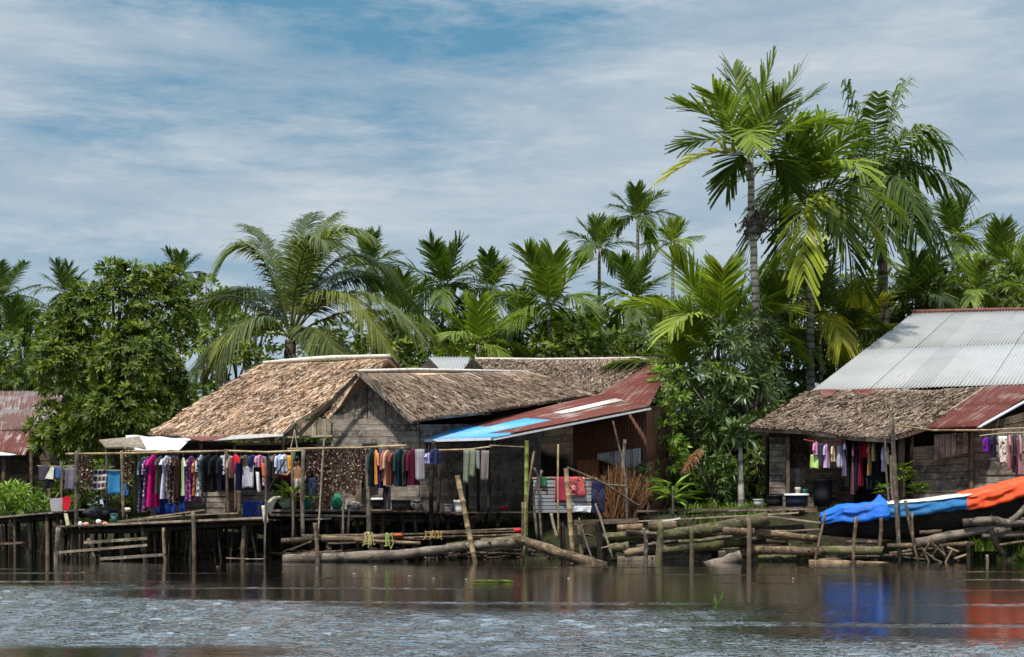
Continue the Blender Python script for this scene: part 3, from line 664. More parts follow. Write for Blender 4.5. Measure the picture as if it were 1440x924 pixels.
posts(h3, [(610, 620, 606, 745, 3.2, 36.0), (618, 650, 615, 745, 2.6, 36.1), (686, 630, 687, 722, 3, 36.3), (655, 660, 657, 722, 2.2, 37.2), (672, 640, 673, 722, 2, 37.6), (742, 640, 742, 722, 2.6, 38)], DARKW)
posts(h3, [(630, 720, 630, 792, 3, 36.4), (664, 720, 665, 790, 3, 36.3), (700, 720, 700, 790, 3, 36.4), (735, 722, 735, 790, 3, 36.4), (606, 722, 606, 790, 3, 36.4), (650, 722, 650, 780, 2.5, 37.4), (684, 722, 684, 780, 2.5, 37.4)], DARKW, 'stilt')

# the thatched roof behind, and the small tin gable beside it
h4 = rootat('thatched_house', 800, 42, .95, 'long grey brown thatched roof behind the plank gable, running back to the trees')
thatch('thatched_roof', (P(640, 540, 41.4), P(932, 558, 39.9), P(930, 503, 42.6), P(668, 505, 42.6)), TH3, h4)
thatch('thatched_roof', (P(930, 503, 42.6), P(668, 505, 42.6), P(668, 530, 45.5), P(930, 530, 45.5)), TH3, h4, dens=.4)
mb = MB(); mb.tube([P(668, 504.5, 42.55), P(760, 505.5, 42.55), P(850, 504.5, 42.55), P(930, 503, 42.55)], .045, 6, .2); mb.build('ridge_cap', plain('ridge_sheet', (.62, .57, .50), .7, nz=.25), h4, smooth=True)
boards('gable_boards', (XX(640, 41.8), 41.8), (XX(690, 41.2), 41.2), 3.4, 5.1, 3.4, 5.1, DARKW, h4, bh=.14, vertical=True, top=lambda t: 5.08 + .62 * (1 - abs(t - .52) * 2))
boards('back_wall', (XX(640, 44.6), 44.6), (XX(930, 44.6), 44.6), .95, 4.6, .95, 4.6, DARKW, h4, bh=.25)
boards('front_wall', (XX(640, 41.8), 41.8), (XX(930, 41.0), 41.0), .95, 4.0, .95, 4.0, DARKW, h4, bh=.25)
h4b = rootat('tin_gable_house', 625, 44, .95, 'small pale tin roof peeping out between the two thatched ridges')
corr('roof_sheet', (P(600, 530, 42.6), P(652, 530, 42.6), P(661, 502.5, 44.2), P(603, 502.5, 44.2)), TINW, h4b)
slab('gable', [P(582, 523, 42.5), P(622, 523, 42.5), P(604, 504, 42.9)], .06, DARKW, h4b)
boards('wall', (XX(584, 44), 44), (XX(662, 44), 44), .95, 5.0, .95, 5.0, DARKW, h4b, bh=.25)
mb = MB(); mb.beam(P(574, 521.5, 42.3), P(624, 521, 42.3), .05, .06); mb.build('fascia_board', plain('red_paint', (.30, .05, .03), .6), h4b)

# the house on the right bank
h5 = rootat('tin_and_thatch_house', 1280, 38, 1.15, 'house on the right with a big silver tin roof above a thatched verandah skirt')
corr('tin_roof', (P(1140, 551, 40.0), P(1560, 537, 38.8), P(1580, 431, 44.6), P(1285, 440, 45.6)), TINW, h5, pitch=.11, amp=.02, lap=3.4)
mb = MB(); mb.tube([P(1283, 439, 45.6), P(1360, 436.5, 45.3), P(1440, 435, 45), P(1580, 430.5, 44.6)], .075, 7, .1); mb.build('ridge_cap', plain('rust_ridge', (.17, .07, .05), .8, nz=.3), h5, smooth=True)
slab('tin_roof_back', [P(1285, 441, 45.6), P(1580, 432, 44.6), P(1580, 431, 44.6) + V((1.2, 5, -2.6)), P(1285, 440, 45.6) + V((1.2, 5, -2.6))], .03, TINRUST, h5)
thatch('thatched_skirt', (P(1053, 603, 37.6), P(1252, 616, 36.1), P(1330, 547, 39.2), P(1142, 549, 40.0)), TH3, h5)
thatch('thatched_skirt', (P(1250, 616, 36.1), P(1302, 601, 36.15), P(1392, 545, 39.0), P(1326, 547, 39.2)), TH3, h5, sag=.03)
corr('rust_sheet', (P(1297, 603, 36.1), P(1377, 601, 35.9), P(1470, 541, 38.7), P(1384, 543, 38.9)), TINRUST, h5)
mb = MB(); mb.beam(P(1376, 601, 35.88), P(1446, 562, 37.4), .10, .03); mb.build('rake_strip', plain('tin_bright', (.66, .66, .66), .45, .3), h5)
mb = MB(); mb.beam(P(1299, 602, 36.08), P(1386, 544, 38.85), .05, .05); mb.build('batten', PALEW, h5)
for q in ([(1150, 551), (1176, 551), (1168, 560), (1156, 563)], [(1196, 551), (1272, 548), (1256, 556), (1240, 561), (1222, 562), (1205, 557)], [(1222, 553), (1234, 551), (1226, 566), (1220, 567)]):
    slab('rust_patch', [P(x, y, 39.9 - (y - 549) * .062) + V((0, -.12, .05)) for x, y in q], .01, TINRUST, h5)
boards('front_wall', (XX(1283, 37.0), 37.0), (XX(1366, 36.75), 36.75), 1.15, ZZ(628, 37), 1.15, ZZ(622, 36.8), GREYW, h5, bh=.18, gap=.014, warp=.03)
boards('front_wall', (XX(1366, 36.75), 36.75), (XX(1560, 35.4), 35.4), 1.15, ZZ(604, 36.75), 1.15, 3.3, GREYW, h5, bh=.19, gap=.012, warp=.03)
boards('corner_wall', (XX(1082, 38.1), 38.1), (XX(1105, 38.0), 38.0), 1.15, ZZ(614, 38), 1.15, ZZ(614, 38), GREYW, h5, bh=.17, gap=.02, warp=.06)
boards('low_wall', (XX(1132, 37.9), 37.9), (XX(1196, 37.7), 37.7), 1.15, ZZ(657, 37.8), 1.15, ZZ(657, 37.8), BROWNW, h5, bh=.16, gap=.015, warp=.04)
boards('low_wall', (XX(1232, 37.6), 37.6), (XX(1284, 37.3), 37.3), 1.15, ZZ(690, 37.5), 1.15, ZZ(690, 37.5), BROWNW, h5, bh=.16, gap=.015, warp=.04)
boards('door_panel', (XX(1110, 38.3), 38.3), (XX(1134, 38.2), 38.2), 1.15, ZZ(658, 38.2), 1.15, ZZ(660, 38.2), GREYW, h5, bh=.15, vertical=True)
boards('shutter', (XX(1314, 36.62), 36.62), (XX(1362, 36.5), 36.5), ZZ(646, 36.6), ZZ(610, 36.6), ZZ(636, 36.6), ZZ(608, 36.6), GREYW, h5, bh=.14, vertical=True, gap=.03, warp=.08)
boards('gable_boards', (XX(1372, 36.7), 36.7), (XX(1560, 36.6), 36.6), ZZ(612, 36.7), ZZ(600, 36.7), ZZ(612, 36.7), ZZ(545, 36.7), BROWNW, h5, bh=.16)
boards('back_wall', (XX(1082, 38.2) + .2, 42.5), (XX(1560, 41), 41), 1.1, 4.2, 1.1, 4.5, DARKW, h5, bh=.25)
boards('side_wall', (XX(1082, 38.2), 38.2), (XX(1082, 38.2) + .2, 42.5), 1.1, 3.2, 1.1, 4.2, DARKW, h5, bh=.25)
boards('partition', (XX(1290, 37.6), 37.6), (XX(1290, 37.6) + .3, 41), 1.1, 3.3, 1.1, 4.0, DARKW, h5, bh=.25)
posts(h5, [(1108, 612, 1108, 706, 3, 37.6), (1196, 612, 1198, 706, 2.6, 37.2), (1268, 614, 1268, 706, 5.0, 37.0), (1366, 606, 1366, 706, 3.2, 36.65), (1283, 612, 1282, 706, 2.6, 36.9)], BROWNW)
# far house at the left edge
h6 = rootat('rusty_roofed_house', 10, 46, .85, 'far house at the left edge with faded rusty tin roofs, half hidden by a tree', group='river houses')
corr('upper_roof', (P(-150, 609, 45.5), P(78, 604, 44.8), P(92, 550, 48.5), P(-150, 551, 49)), TINPINK, h6)
corr('lower_roof', (P(-120, 642, 42.6), P(36, 640, 42.6), P(58, 606, 44.6), P(-120, 608, 44.6)), TINMIX, h6)
slab('eave_sheet', [P(-120, 618, 43.5), P(24, 640, 42.5), P(14, 641, 42.4), P(-120, 641, 42.4)], .02, plain('cyan_sheet', (.5, .62, .62), .6), h6)
boards('front_wall', (XX(-150, 44), 44), (XX(72, 43.8), 43.8), .85, 3.4, .85, 3.4, BROWNW, h6, bh=.22)
boards('side_wall', (XX(72, 43.8), 43.8), (XX(84, 48.5), 48.5), .85, 3.6, .85, 3.6, BROWNW, h6, bh=.22)
posts(h6, [(6, 640, 6, 700, 3, 42.7), (44, 630, 44, 700, 3, 42.8)], BROWNW)
# ------------------------------------------------------------------ decks and walkways
def deck(name, label, px0, px1, Y0, Y1, zl, zr, mat, stilts, pw=.19, over=.15, water=True, group='plank decks'):
    root = empty(name, (XX((px0 + px1) / 2, Y0), Y0, 0), label, 'deck', group); mb = MB(); y = Y0; k = 0
    while y < Y1:
        w = pw * u(.8, 1.15); xa, xb = XX(px0, Y0) - u(0, over), XX(px1, Y0) + u(0, over)
        cuts = [0, u(.25, .45), u(.6, .8), 1]
        for c0, c1 in zip(cuts[:-1], cuts[1:]):
            e = u(-.015, .015); mb.beam((lerp(xa, xb, c0), y + w/2, lerp(zl, zr, c0) + e), (lerp(xa, xb, c1) - .01, y + w/2 + u(-.01, .01), lerp(zl, zr, c1) + e + u(-.012, .012)), w, .032)
        y += w + .012
    mb.build('floor_boards', mat, root)
    for yy in (Y0 + .22, (Y0 + Y1) / 2, Y1 - .2):
        pole_mb([(XX(px0, Y0) + .1, yy, zl - .10), (XX(px1, Y0) - .1, yy, zr - .10)], .065).build('beam', DARKW, root, smooth=True)
    for x, r, Y, dx in stilts:
        t = (x - px0) / (px1 - px0); X0 = XX(x, Y); zt = lerp(zl, zr, min(1, max(0, t))) - .04
        pole_mb([(X0, Y, zt), (X0 + dx, Y + u(-.05, .05), -.6)], r * Y / F * 1.1, r * Y / F, n=7, bend=.012).build('stilt', DARKW if R.random() < .85 else BROWNW, root, smooth=True)
    return root
st = [(x + u(-3, 3), u(1.5, 3.6), yy, u(-.2, .2)) for yy, n, off in ((34.75, 8, 4), (35.6, 9, 7), (36.5, 11, 3), (37.2, 8, 9)) for x in [88 + off + k * (284 / n) + u(-6, 6) for k in range(n)]]
st += [(x + u(-7, 7), u(.9, 1.7), u(34.65, 35.2), u(-.3, .3)) for x in [92 + k * 16 for k in range(18)]]
D1 = deck('plank_deck', 'long low plank deck on many dark stilts under the laundry on the left', 84, 374, 34.55, 37.7, ZZ(741, 34.6), ZZ(731, 34.6), BROWNW, st)
st = [(x + u(-4, 4), u(2.2, 3.8), yy, u(-.1, .1)) for yy, n, off in ((36.3, 11, 0), (36.9, 9, 8), (37.6, 8, 3)) for x in [376 + off + k * (228 / n) for k in range(n)]]
D2 = deck('plank_deck', 'raised plank deck between the stacked laundry and the blue roofed shed', 370, 602, 36.15, 37.9, 1.19, 1.19, BROWNW, st)
st = [(x + u(-6, 6), u(1.8, 3.6), yy, u(-.1, .1)) for yy, n, off in ((36.1, 5, 2), (36.8, 5, 8)) for x in [-4 + off + k * (108 / n) for k in range(n)]]
st += [(x + u(-6, 6), u(.9, 1.7), u(36.0, 36.3), u(-.25, .25)) for x in [4 + k * 14 for k in range(8)]]
D3 = deck('plank_walkway', 'narrow plank walkway on stilts running off at the left edge', -60, 112, 35.95, 37.0, ZZ(733, 36), ZZ(717, 36), GREYW, st)
def plank(label, pp, Y, w, h, mat, name='loose_plank', cat='plank', group='loose planks', Y1=None):
    mb = MB(); a, b = P(*pp[0], Y), P(*pp[1], Y1 or Y); mb.beam(a, b, w, h)
    return tag(mb.build(name, mat), label, cat, group)
plank('long pale plank lying tilted on the left deck beneath the magenta dress', ((166, 733.5), (288, 717)), 34.75, .14, .035, PALEW)
plank('short pale plank on the left deck just under the tilted long plank', ((176, 733), (256, 725)), 34.62, .13, .03, PALEW)
plank('brown plank lying flat at the front lip of the left deck', ((150, 737.5), (372, 728)), 34.52, .12, .05, PALEW)
plank('narrow plank resting on the left deck under the black shirts', ((262, 724.5), (336, 721.5)), 35.1, .15, .03, PALEW)
plank('grey plank along the near lip of the raised deck', ((372, 718), (516, 717.5)), 36.1, .1, .05, GREYW)
plank('thin plank nailed to the stilts below the raised deck', ((380, 724), (516, 726)), 36.08, .04, .06, GREYW)
plank('lower rail board nailed below the raised deck stilts', ((420, 731), (466, 729)), 36.05, .04, .05, GREYW)
plank('brown bench board outside the grey gable wall', ((518, 720), (600, 719.5)), 36.35, .35, .05, BROWNW)
plank('long dark board on the bank beyond the log wall', ((896, 719), (1128, 714)), 35.9, .3, .05, BROWNW)
plank('second dark board on the bank, lying before the papaya seedling', ((952, 724), (1060, 717)), 35.7, .22, .05, DARKW)
plank('pale thin plank across the top of the log wall', ((862, 735), (1122, 721)), 35.0, .18, .03, PALEW)
plank('tan plank near the foot of the white lidded tub', ((1024, 718), (1140, 716)), 35.4, .2, .035, PALEW)
plank('broad pale slatted board sloping from the log wall to the boat bow', ((1072, 725), (1152, 735)), 35.0, .35, .04, PALEW)
plank('white painted plank lying on top of the log wall', ((916, 736), (956, 729)), 34.9, .22, .03, plain('white_paint', (.72, .71, .68), .6))
plank('low landing plank at the far left just above the water', ((-20, 766), (34, 763)), 34.6, .25, .05, BROWNW)
plank('top rung of the rough landing rail in front of the left deck', ((118, 763), (207, 757)), 34.3, .05, .07, PALEW)
plank('middle rung of the rough landing rail in front of the left deck', ((80, 777), (207, 766.5)), 34.25, .05, .06, PALEW)
plank('grey board floating at the foot of the landing rail', ((142, 786), (232, 780)), 34.1, .16, .07, GREYW)
plank('slanting plank propped under the raised deck by the long log', ((408, 773), (438, 761)), 34.6, .12, .04, BROWNW)
plank('weathered rail board nailed across the posts of the log wall', ((798, 735), (898, 732)), 34.15, .06, .12, BROWNW)

# ------------------------------------------------------------------ logs
def log(label, pp, r, Y, mat, Y1=None, r1=None, name='log', group='logs along the bank', bend=.012, **kw):
    return pole(name, label, 'log', pp, [Y] + [Y1 or Y] * (len(pp) - 1), r, mat, group, r1=r1, n=12, bend=bend, wob=.10, **kw)
log('longest half sunk log lying along the water below the raised deck', ((398, 787), (560, 780), (640, 770), (738, 762)), 7.5, 33.9, GREYLOG, r1=5.5)
log('pale thin log lying above the long half sunk log', ((452, 757), (500, 758), (566, 752)), 4.6, 34.6, TANLOG, r1=3.5)
log('short dark log beside the stake under the raised deck', ((396, 761), (440, 758)), 4, 34.7, BROWNW)
log('mossy log lying in front of the blue roofed shed', ((628, 769), (742, 756)), 5.5, 34.4, MOSSLOG)
log('thick tan log slanting down into the water with its cut end raised', ((727, 757), (790, 779), (852, 798)), 6.5, 33.6, TANLOG, Y1=32.9, r1=7.5)
log('long mossy log forming the top of the log wall', ((934, 753), (1010, 742), (1080, 729)), 7.5, 34.1, MOSSLOG, r1=9.5, bend=.01)
log('mossy log left of the green post on the log wall', ((846, 756), (942, 749)), 6.5, 34.5, MOSSLOG)
log('short tan log with a cut end on top of the log wall', ((912, 740), (952, 739)), 6.5, 34.4, TANLOG)
log('small yellowish log end at the left top of the log wall', ((868, 743), (904, 741)), 5.2, 34.6, TANLOG)
log('dark mossy log in the middle tier of the log wall', ((930, 774), (1056, 758)), 7.5, 34.2, MOSSLOG)
log('mossy log behind the green post low in the log wall', ((846, 768), (944, 776)), 7, 34.6, MOSSLOG)
log('stubby log beside the leaning sticks at the left of the log wall', ((854, 771), (884, 768)), 6, 34.0, MOSSLOG)
log('stubby pale log sticking out left of the green post', ((878, 779), (906, 773)), 5.5, 33.9, TANLOG)
log('yellow cut log end poking out beneath the top mossy log', ((1016, 747), (1060, 748)), 5.5, 33.9, TANLOG)
log('squared tan log right of the short post in the log wall', ((1054, 748), (1150, 758)), 5, 34.2, TANLOG)
log('pale log lying low to the right of the log wall', ((1052, 773), (1154, 777)), 6, 34.0, TANLOG)
log('yellow green mossy log under the blue tarp', ((1120, 776), (1240, 774)), 6.5, 34.2, MOSSLOG)
log('grey log half sunk at the foot of the log wall', ((984, 800), (1042, 783)), 8, 33.5, GREYLOG)
log('dark log low behind the short post', ((1010, 780), (1062, 774)), 7, 34.2, GREYLOG)
log('dark log deep in the bottom of the log wall', ((868, 790), (1000, 784)), 8, 34.5, GREYLOG)
log('blackened log at the waterline right of the log wall', ((1036, 790), (1150, 784)), 7, 34.3, MOSSLOG)
log('pale log floating in front of the poles by the boat', ((1138, 792), (1296, 797)), 5, 33.6, TANLOG)
log('straight pale pole laid on the bank below the boat', ((1248, 768), (1370, 765)), 3.8, 34.0, TANLOG)
log('thick tan log leaning up the bank under the orange tarp', ((1288, 765), (1400, 741)), 7, 34.0, GREYLOG, r1=5.5)
log('short red brown log piece under the blue tarp', ((1293, 749), (1324, 747)), 3.2, 34.5, TANLOG)
log('round stump end lying by the forked driftwood', ((1396, 746), (1420, 742)), 8, 34.0, GREYLOG)
log('grey log lying below the forked driftwood at the right edge', ((1380, 754), (1480, 750)), 4.5, 34.0, GREYLOG)
fk = MB()
for pp, r, r1 in ((((1355, 735), (1395, 731), (1424, 736), (1480, 733)), .10, .085), (((1420, 735), (1434, 722), (1448, 706)), .085, .05), (((1436, 731), (1470, 727)), .06, .03), (((1395, 731), (1394, 724)), .03, .02)):
    b = pole_mb([P(x, y, 33.9) for x, y in pp], r, r1, n=9, wob=.1); i = len(fk.v); fk.v += b.v; fk.c += b.c; fk.uv += b.uv; fk.f += [tuple(q + i for q in f) for f in b.f]
tag(fk.build('driftwood', GREYLOG, smooth=True), 'grey forked driftwood trunk lying under the orange tarp', 'driftwood')

for i in range(16):
    x = u(845, 1090); y = u(748, 790); L = u(50, 120)
    log('one of the half hidden dark logs packed behind the log wall', ((x, y + u(-4, 4)), (x + L, y + u(-9, 4))), u(4, 7), 34.75 + u(0, .5), R.choice((MOSSLOG, GREYLOG, BROWNW)), group='half hidden logs of the log wall', bend=.02)
for i in range(34):
    x = u(850, 1130); y = u(742, 792); L = u(28, 110); Y = 34.3 + u(0, .5)
    log('one of the thin weathered poles wedged between the logs of the log wall', ((x, y + u(-5, 5)), (x + L, y + u(-7, 5))), u(1.5, 3.2), Y, R.choice((GREYLOG, TANLOG, BROWNW, MOSSLOG)), name='thin_pole', group='thin poles wedged in the log wall', bend=.02)
for i in range(22):
    x = u(400, 700); y = u(746, 784); L = u(40, 150); Y = 34.5 + u(0, .7)
    log('one of the thin weathered poles lying under the raised deck and shed', ((x, y + u(-4, 4)), (x + L, y + u(-6, 4))), u(1.2, 2.6), Y, R.choice((GREYLOG, TANLOG, BROWNW, BROWNW)), name='thin_pole', group='thin poles under the decks', bend=.02)
for i in range(14):
    x = u(1150, 1400); y = u(756, 792); L = u(30, 110); Y = 34.2 + u(0, .5)
    log('one of the thin weathered poles lying on the bank below the boat', ((x, y + u(-4, 4)), (x + L, y + u(-9, 3))), u(1.4, 3.0), Y, R.choice((GREYLOG, TANLOG, BROWNW)), name='thin_pole', group='thin poles below the boat', bend=.02)
# ------------------------------------------------------------------ poles and posts
def pl(label, pp, r, Y, mat, name='pole', cat='pole', group='poles standing in the bank', **kw): return pole(name, label, cat, pp, Y, r, mat, group, **kw)
pl('tan bamboo pole leaning over the water in front of the shed', ((643, 669), (669, 794)), 3.6, 33.7, BAMBOO, bamboo=True)
pl('upright green bamboo pole before the dark shed opening', ((741, 620), (738, 790)), 3.0, 34.6, GREENBAM, bamboo=True)
pl('thick straw coloured bamboo post beside the red cloth', ((796, 659), (806, 790)), 3.2, 34.0, BAMBOO, bamboo=True)
pl('slim pinkish cane standing up through the red cloth', ((785, 625), (785, 758)), 1.3, 34.4, BAMBOO)
pl('slim leaning pinkish stick just right of the green bamboo', ((751, 635), (735, 790)), 1.5, 34.3, TANLOG)
pl('crooked grey forked stick left of the grey sheet', ((751, 658), (757, 672), (750, 700), (756, 762)), 1.8, 34.5, GREYLOG)
pl('second crooked grey stick right of the forked one', ((762, 661), (757, 690), (762, 765)), 1.8, 34.4, GREYLOG)
pl('short bright stake leaning in front of the grey sheet', ((775, 722), (783, 756)), 2.0, 34.2, PALEW)
pl('short pale stick leaning beside the green bamboo foot', ((735, 706), (733, 796)), 1.5, 34.0, TANLOG)
pl('thin dark stick leaning left of the weathered post', ((814, 728), (834, 792)), 1.4, 33.9, GREYLOG)
pl('thin pale stick leaning across the weathered post', ((837, 708), (862, 786)), 1.6, 33.8, PALEW)
pl('thin twig crossing the leaning sticks above the water', ((845, 771), (868, 764)), 1.0, 33.7, PALEW)
pl('dark rail sloping down right from the straw coloured bamboo', ((797, 657), (850, 680), (902, 714)), 1.7, 34.9, BROWNW)
pl('grey stick lying level beside the brown dry bush', ((848, 681), (882, 684)), 1.4, 35.0, GREYLOG)
pl('weathered dark post with the pale stick across it', ((842, 733), (845, 800)), 4.6, 34.1, DARKW)
pl('dark mossy post at the foot of the straw coloured bamboo', ((814, 738), (818, 800)), 3.6, 34.4, MOSSLOG)
pl('dark post half hidden left of the thick bamboo', ((790, 735), (792, 800)), 3.6, 34.6, DARKW)
pl('tall bare grey sapling before the brown tin wall', ((879, 618), (876, 650), (881, 690), (882, 735)), 2.3, 35.6, GREYLOG)
pl('thin bare branch leaning on the grey sapling', ((862, 592), (868, 618), (876, 650)), 1.3, 35.6, GREYLOG)
pl('thick green mossy post in front of the log wall', ((929, 735), (924, 812)), 5.0, 33.5, MOSSLOG)
pl('crooked pale post left of the green mossy post', ((905, 742), (909, 765), (907, 812)), 2.6, 33.5, GREYLOG)
pl('straight post with a knot right of the green mossy post', ((972, 741), (972, 812)), 3.0, 33.5, MOSSLOG)
pl('short square post at the right part of the log wall', ((1053, 725), (1054, 800)), 3.2, 33.7, BROWNW)
pl('pinkish pole leaning against the tip of the blue tarp', ((1161, 722), (1142, 805)), 1.9, 33.6, TANLOG)
pl('round topped stake in front of the blue tarp', ((1205, 727), (1198, 806)), 2.5, 33.5, TANLOG)
pl('shorter round topped stake behind the yellow green log', ((1239, 728), (1237, 775)), 2.9, 34.4, TANLOG)
pl('tallest grey pole rising past the thatched skirt eave', ((1254, 584), (1258, 660), (1266, 800)), 3.2, 34.1, GREYLOG)
pl('thin twin of the tallest pole, standing just left of it', ((1244, 600), (1246, 660), (1252, 730)), 1.4, 34.8, GREYLOG)
pl('thin dark pole leaning close behind the tallest pole', ((1253, 640), (1258, 745)), 1.8, 34.9, BROWNW)
pl('left one of two crossed stakes before the blue and white tarp', ((1273, 704), (1288, 780)), 2.2, 34.0, BROWNW)
pl('right one of two crossed stakes before the blue and white tarp', ((1282, 720), (1284, 760), (1292, 795)), 1.9, 33.9, TANLOG)
pl('black pointed post leaning on the grassy bank at the right', ((1395, 747), (1400, 765), (1411, 780), (1413, 815)), 4.0, 33.6, DARKW)
pl('dark stub post in the water below the grass', ((1362, 763), (1363, 810)), 3.0, 33.6, DARKW)
pl('bleached stub post near the black pointed post', ((1388, 780), (1391, 815)), 2.2, 33.6, GREYLOG)
pl('thick grey post holding the left end of the mid laundry rail', ((517, 628), (518, 757)), 3.6, 35.4, GREYLOG)
pl('knobbly grey post beside the boy', ((427, 632), (425, 692), (426, 760)), 3.1, 35.2, GREYLOG)
pl('thin pale pole between the boy and the cream net', ((411, 634), (411, 765)), 1.9, 35.0, GREYLOG)
pl('thin pale pole carrying the cream net', ((373, 642), (373, 800)), 1.6, 34.4, GREYLOG)
pl('slim white pole slanting before the curtain of strings', ((456, 616), (453, 660), (447, 760)), 1.3, 34.9, PALEW)
pl('reddish stake standing in the long log', ((443, 735), (446, 770), (447, 812)), 3.0, 33.7, BROWNW)
pl('thin green grey pole under the raised deck beside the green sack', ((484, 690), (481, 765)), 1.6, 35.0, GREYLOG)
pl('knotted dark pole just right of the thin green grey pole', ((491, 715), (489, 765)), 1.8, 35.2, GREYLOG)
pl('grey post at the left end of the long laundry rail', ((108, 634), (107, 700), (108, 800)), 3.0, 34.9, GREYLOG)
pl('pale post right of the blue towel', ((171, 634), (173, 733)), 2.2, 34.9, TANLOG)
pl('short mooring post rising through the front of the left deck', ((271, 719), (274, 800)), 3.0, 34.35, BROWNW)
pl('forked post propping the long laundry rail by the black shirts', ((318, 632), (322, 728)), 2.2, 35.1, BROWNW)
pl('grey post behind the walkway carrying the back laundry line', ((86, 648), (86, 722)), 2.0, 36.6, GREYLOG)
pl('thin diagonal black pole leaning by the maroon hammock', ((402, 645), (384, 678), (357, 728)), 1.2, 35.0, DARKW)
pl('square post at the left corner of the left deck', ((82, 742), (79, 795)), 3.4, 34.4, GREYLOG)
pl('leaning post beneath the landing rail', ((124, 757), (136, 800)), 2.2, 34.4, BROWNW)
pl('right leaning post beneath the landing rail', ((198, 762), (210, 800)), 2.6, 34.4, DARKW)
pl('pale short post behind the landing rail at the deck front', ((230, 742), (233, 800)), 2.3, 34.45, TANLOG)
pl('thin pale stick floating beside the deck stilts', ((318, 785), (372, 786)), 1.0, 34.0, PALEW)
for i, (pp, lb) in enumerate(((((446, 754), (740, 747)), 'long thin pole laid level above the long log'), (((556, 757), (738, 751)), 'second thin pole laid level in front of the shed stilts'), (((600, 749), (742, 744)), 'brown thin pole behind the leaning bamboo'), (((508, 763), (628, 757)), 'weathered thin pole laid just above the mossy log'))):
    pl(lb, pp, (1.4, 1.8, 1.8, 1.5)[i], 34.6 + .1 * i, (BROWNW, TANLOG, BROWNW, GREYLOG)[i], bend=.008)
# broken sticks heaped on the right bank
for i, pp in enumerate((((1306, 760), (1330, 782)), ((1322, 766), (1330, 786)), ((1300, 776), (1328, 795)), ((1318, 772), (1305, 790)), ((1340, 772), (1324, 800)), ((1312, 786), (1335, 796)), ((1332, 770), (1348, 776)), ((1300, 790), (1318, 800)), ((1342, 786), (1360, 780)), ((1296, 770), (1310, 798)), ((1310, 756), (1296, 783)), ((1336, 790), (1338, 802)))):
    pole('stick', 'one of the bleached broken sticks heaped at the waterline below the grass', 'stick', pp, 33.7 + .05 * (i % 4), u(1.1, 2.0), (TANLOG, GREYLOG)[i % 2], 'broken sticks on the bank', bend=.03)

# ------------------------------------------------------------------ laundry rails
def rail(label, pp, r, Y, mat=BAMBOO): return pole('laundry_rail', label, 'rail', pp, Y, r, mat, 'laundry rails', bend=.006, wob=.04)
rail('long bamboo laundry rail carrying the dresses and shirts on the left', ((92, 638.5), (180, 637.5), (316, 634.5)), 1.6, 35.25)
rail('bamboo laundry rail continuing right over the red and white clothes', ((318, 634), (376, 636), (427, 633.5)), 1.5, 35.25)
rail('short bamboo rail over the curtain of strings', ((404, 631.5), (520, 629.5)), 1.5, 35.45)
rail('bamboo rail with the orange and teal clothes before the gable wall', ((508, 629.5), (572, 626.5)), 1.5, 35.3)
rail('pale pole under the blue eave with the striped cloths', ((609, 633.5), (660, 632), (692, 628)), 1.2, 35.5)
rail('straight pale pole running right from the blue eave corner', ((688, 626.5), (745, 629)), 1.0, 35.4, PALEW)
rail('grey rail under the thatched skirt with the dark shirts', ((1138, 609), (1190, 612), (1284, 614)), 1.1, 36.9, GREYLOG)
rail('pale curved pole tied to the tallest pole and running right', ((1258, 598), (1310, 605), (1390, 605), (1470, 600)), 1.3, 34.6)
pole('laundry_line', 'pale cord along the grey wall with the purple shirt at the far right', 'line', ((1378, 613), (1410, 609), (1480, 607)), 35.6, .8, ROPE, 'laundry rails')
pole('laundry_line', 'back laundry line at the far left behind the walkway', 'line', ((52, 655), (86, 656), (112, 655)), 36.6, .6, ROPE, 'laundry rails')
pole('laundry_line', 'sagging cord with the plaid blanket and blue towel', 'line', ((106, 662), (140, 661), (184, 662)), 35.5, .6, ROPE, 'laundry rails')
pole('laundry_line', 'dark cord with the pink and green garments by the right door', 'line', ((1130, 618), (1160, 624), (1190, 620)), 36.95, .7, plain('red_cord', (.4, .04, .05), .7), 'laundry rails')
pole('rope', 'left one of two cords hanging from the eave above the boy', 'rope', ((414, 606), (408, 634)), 35.9, .7, ROPE, 'hanging cords')
pole('rope', 'right one of two cords hanging from the eave above the boy', 'rope', ((414, 604), (418, 634)), 35.9, .7, ROPE, 'hanging cords')

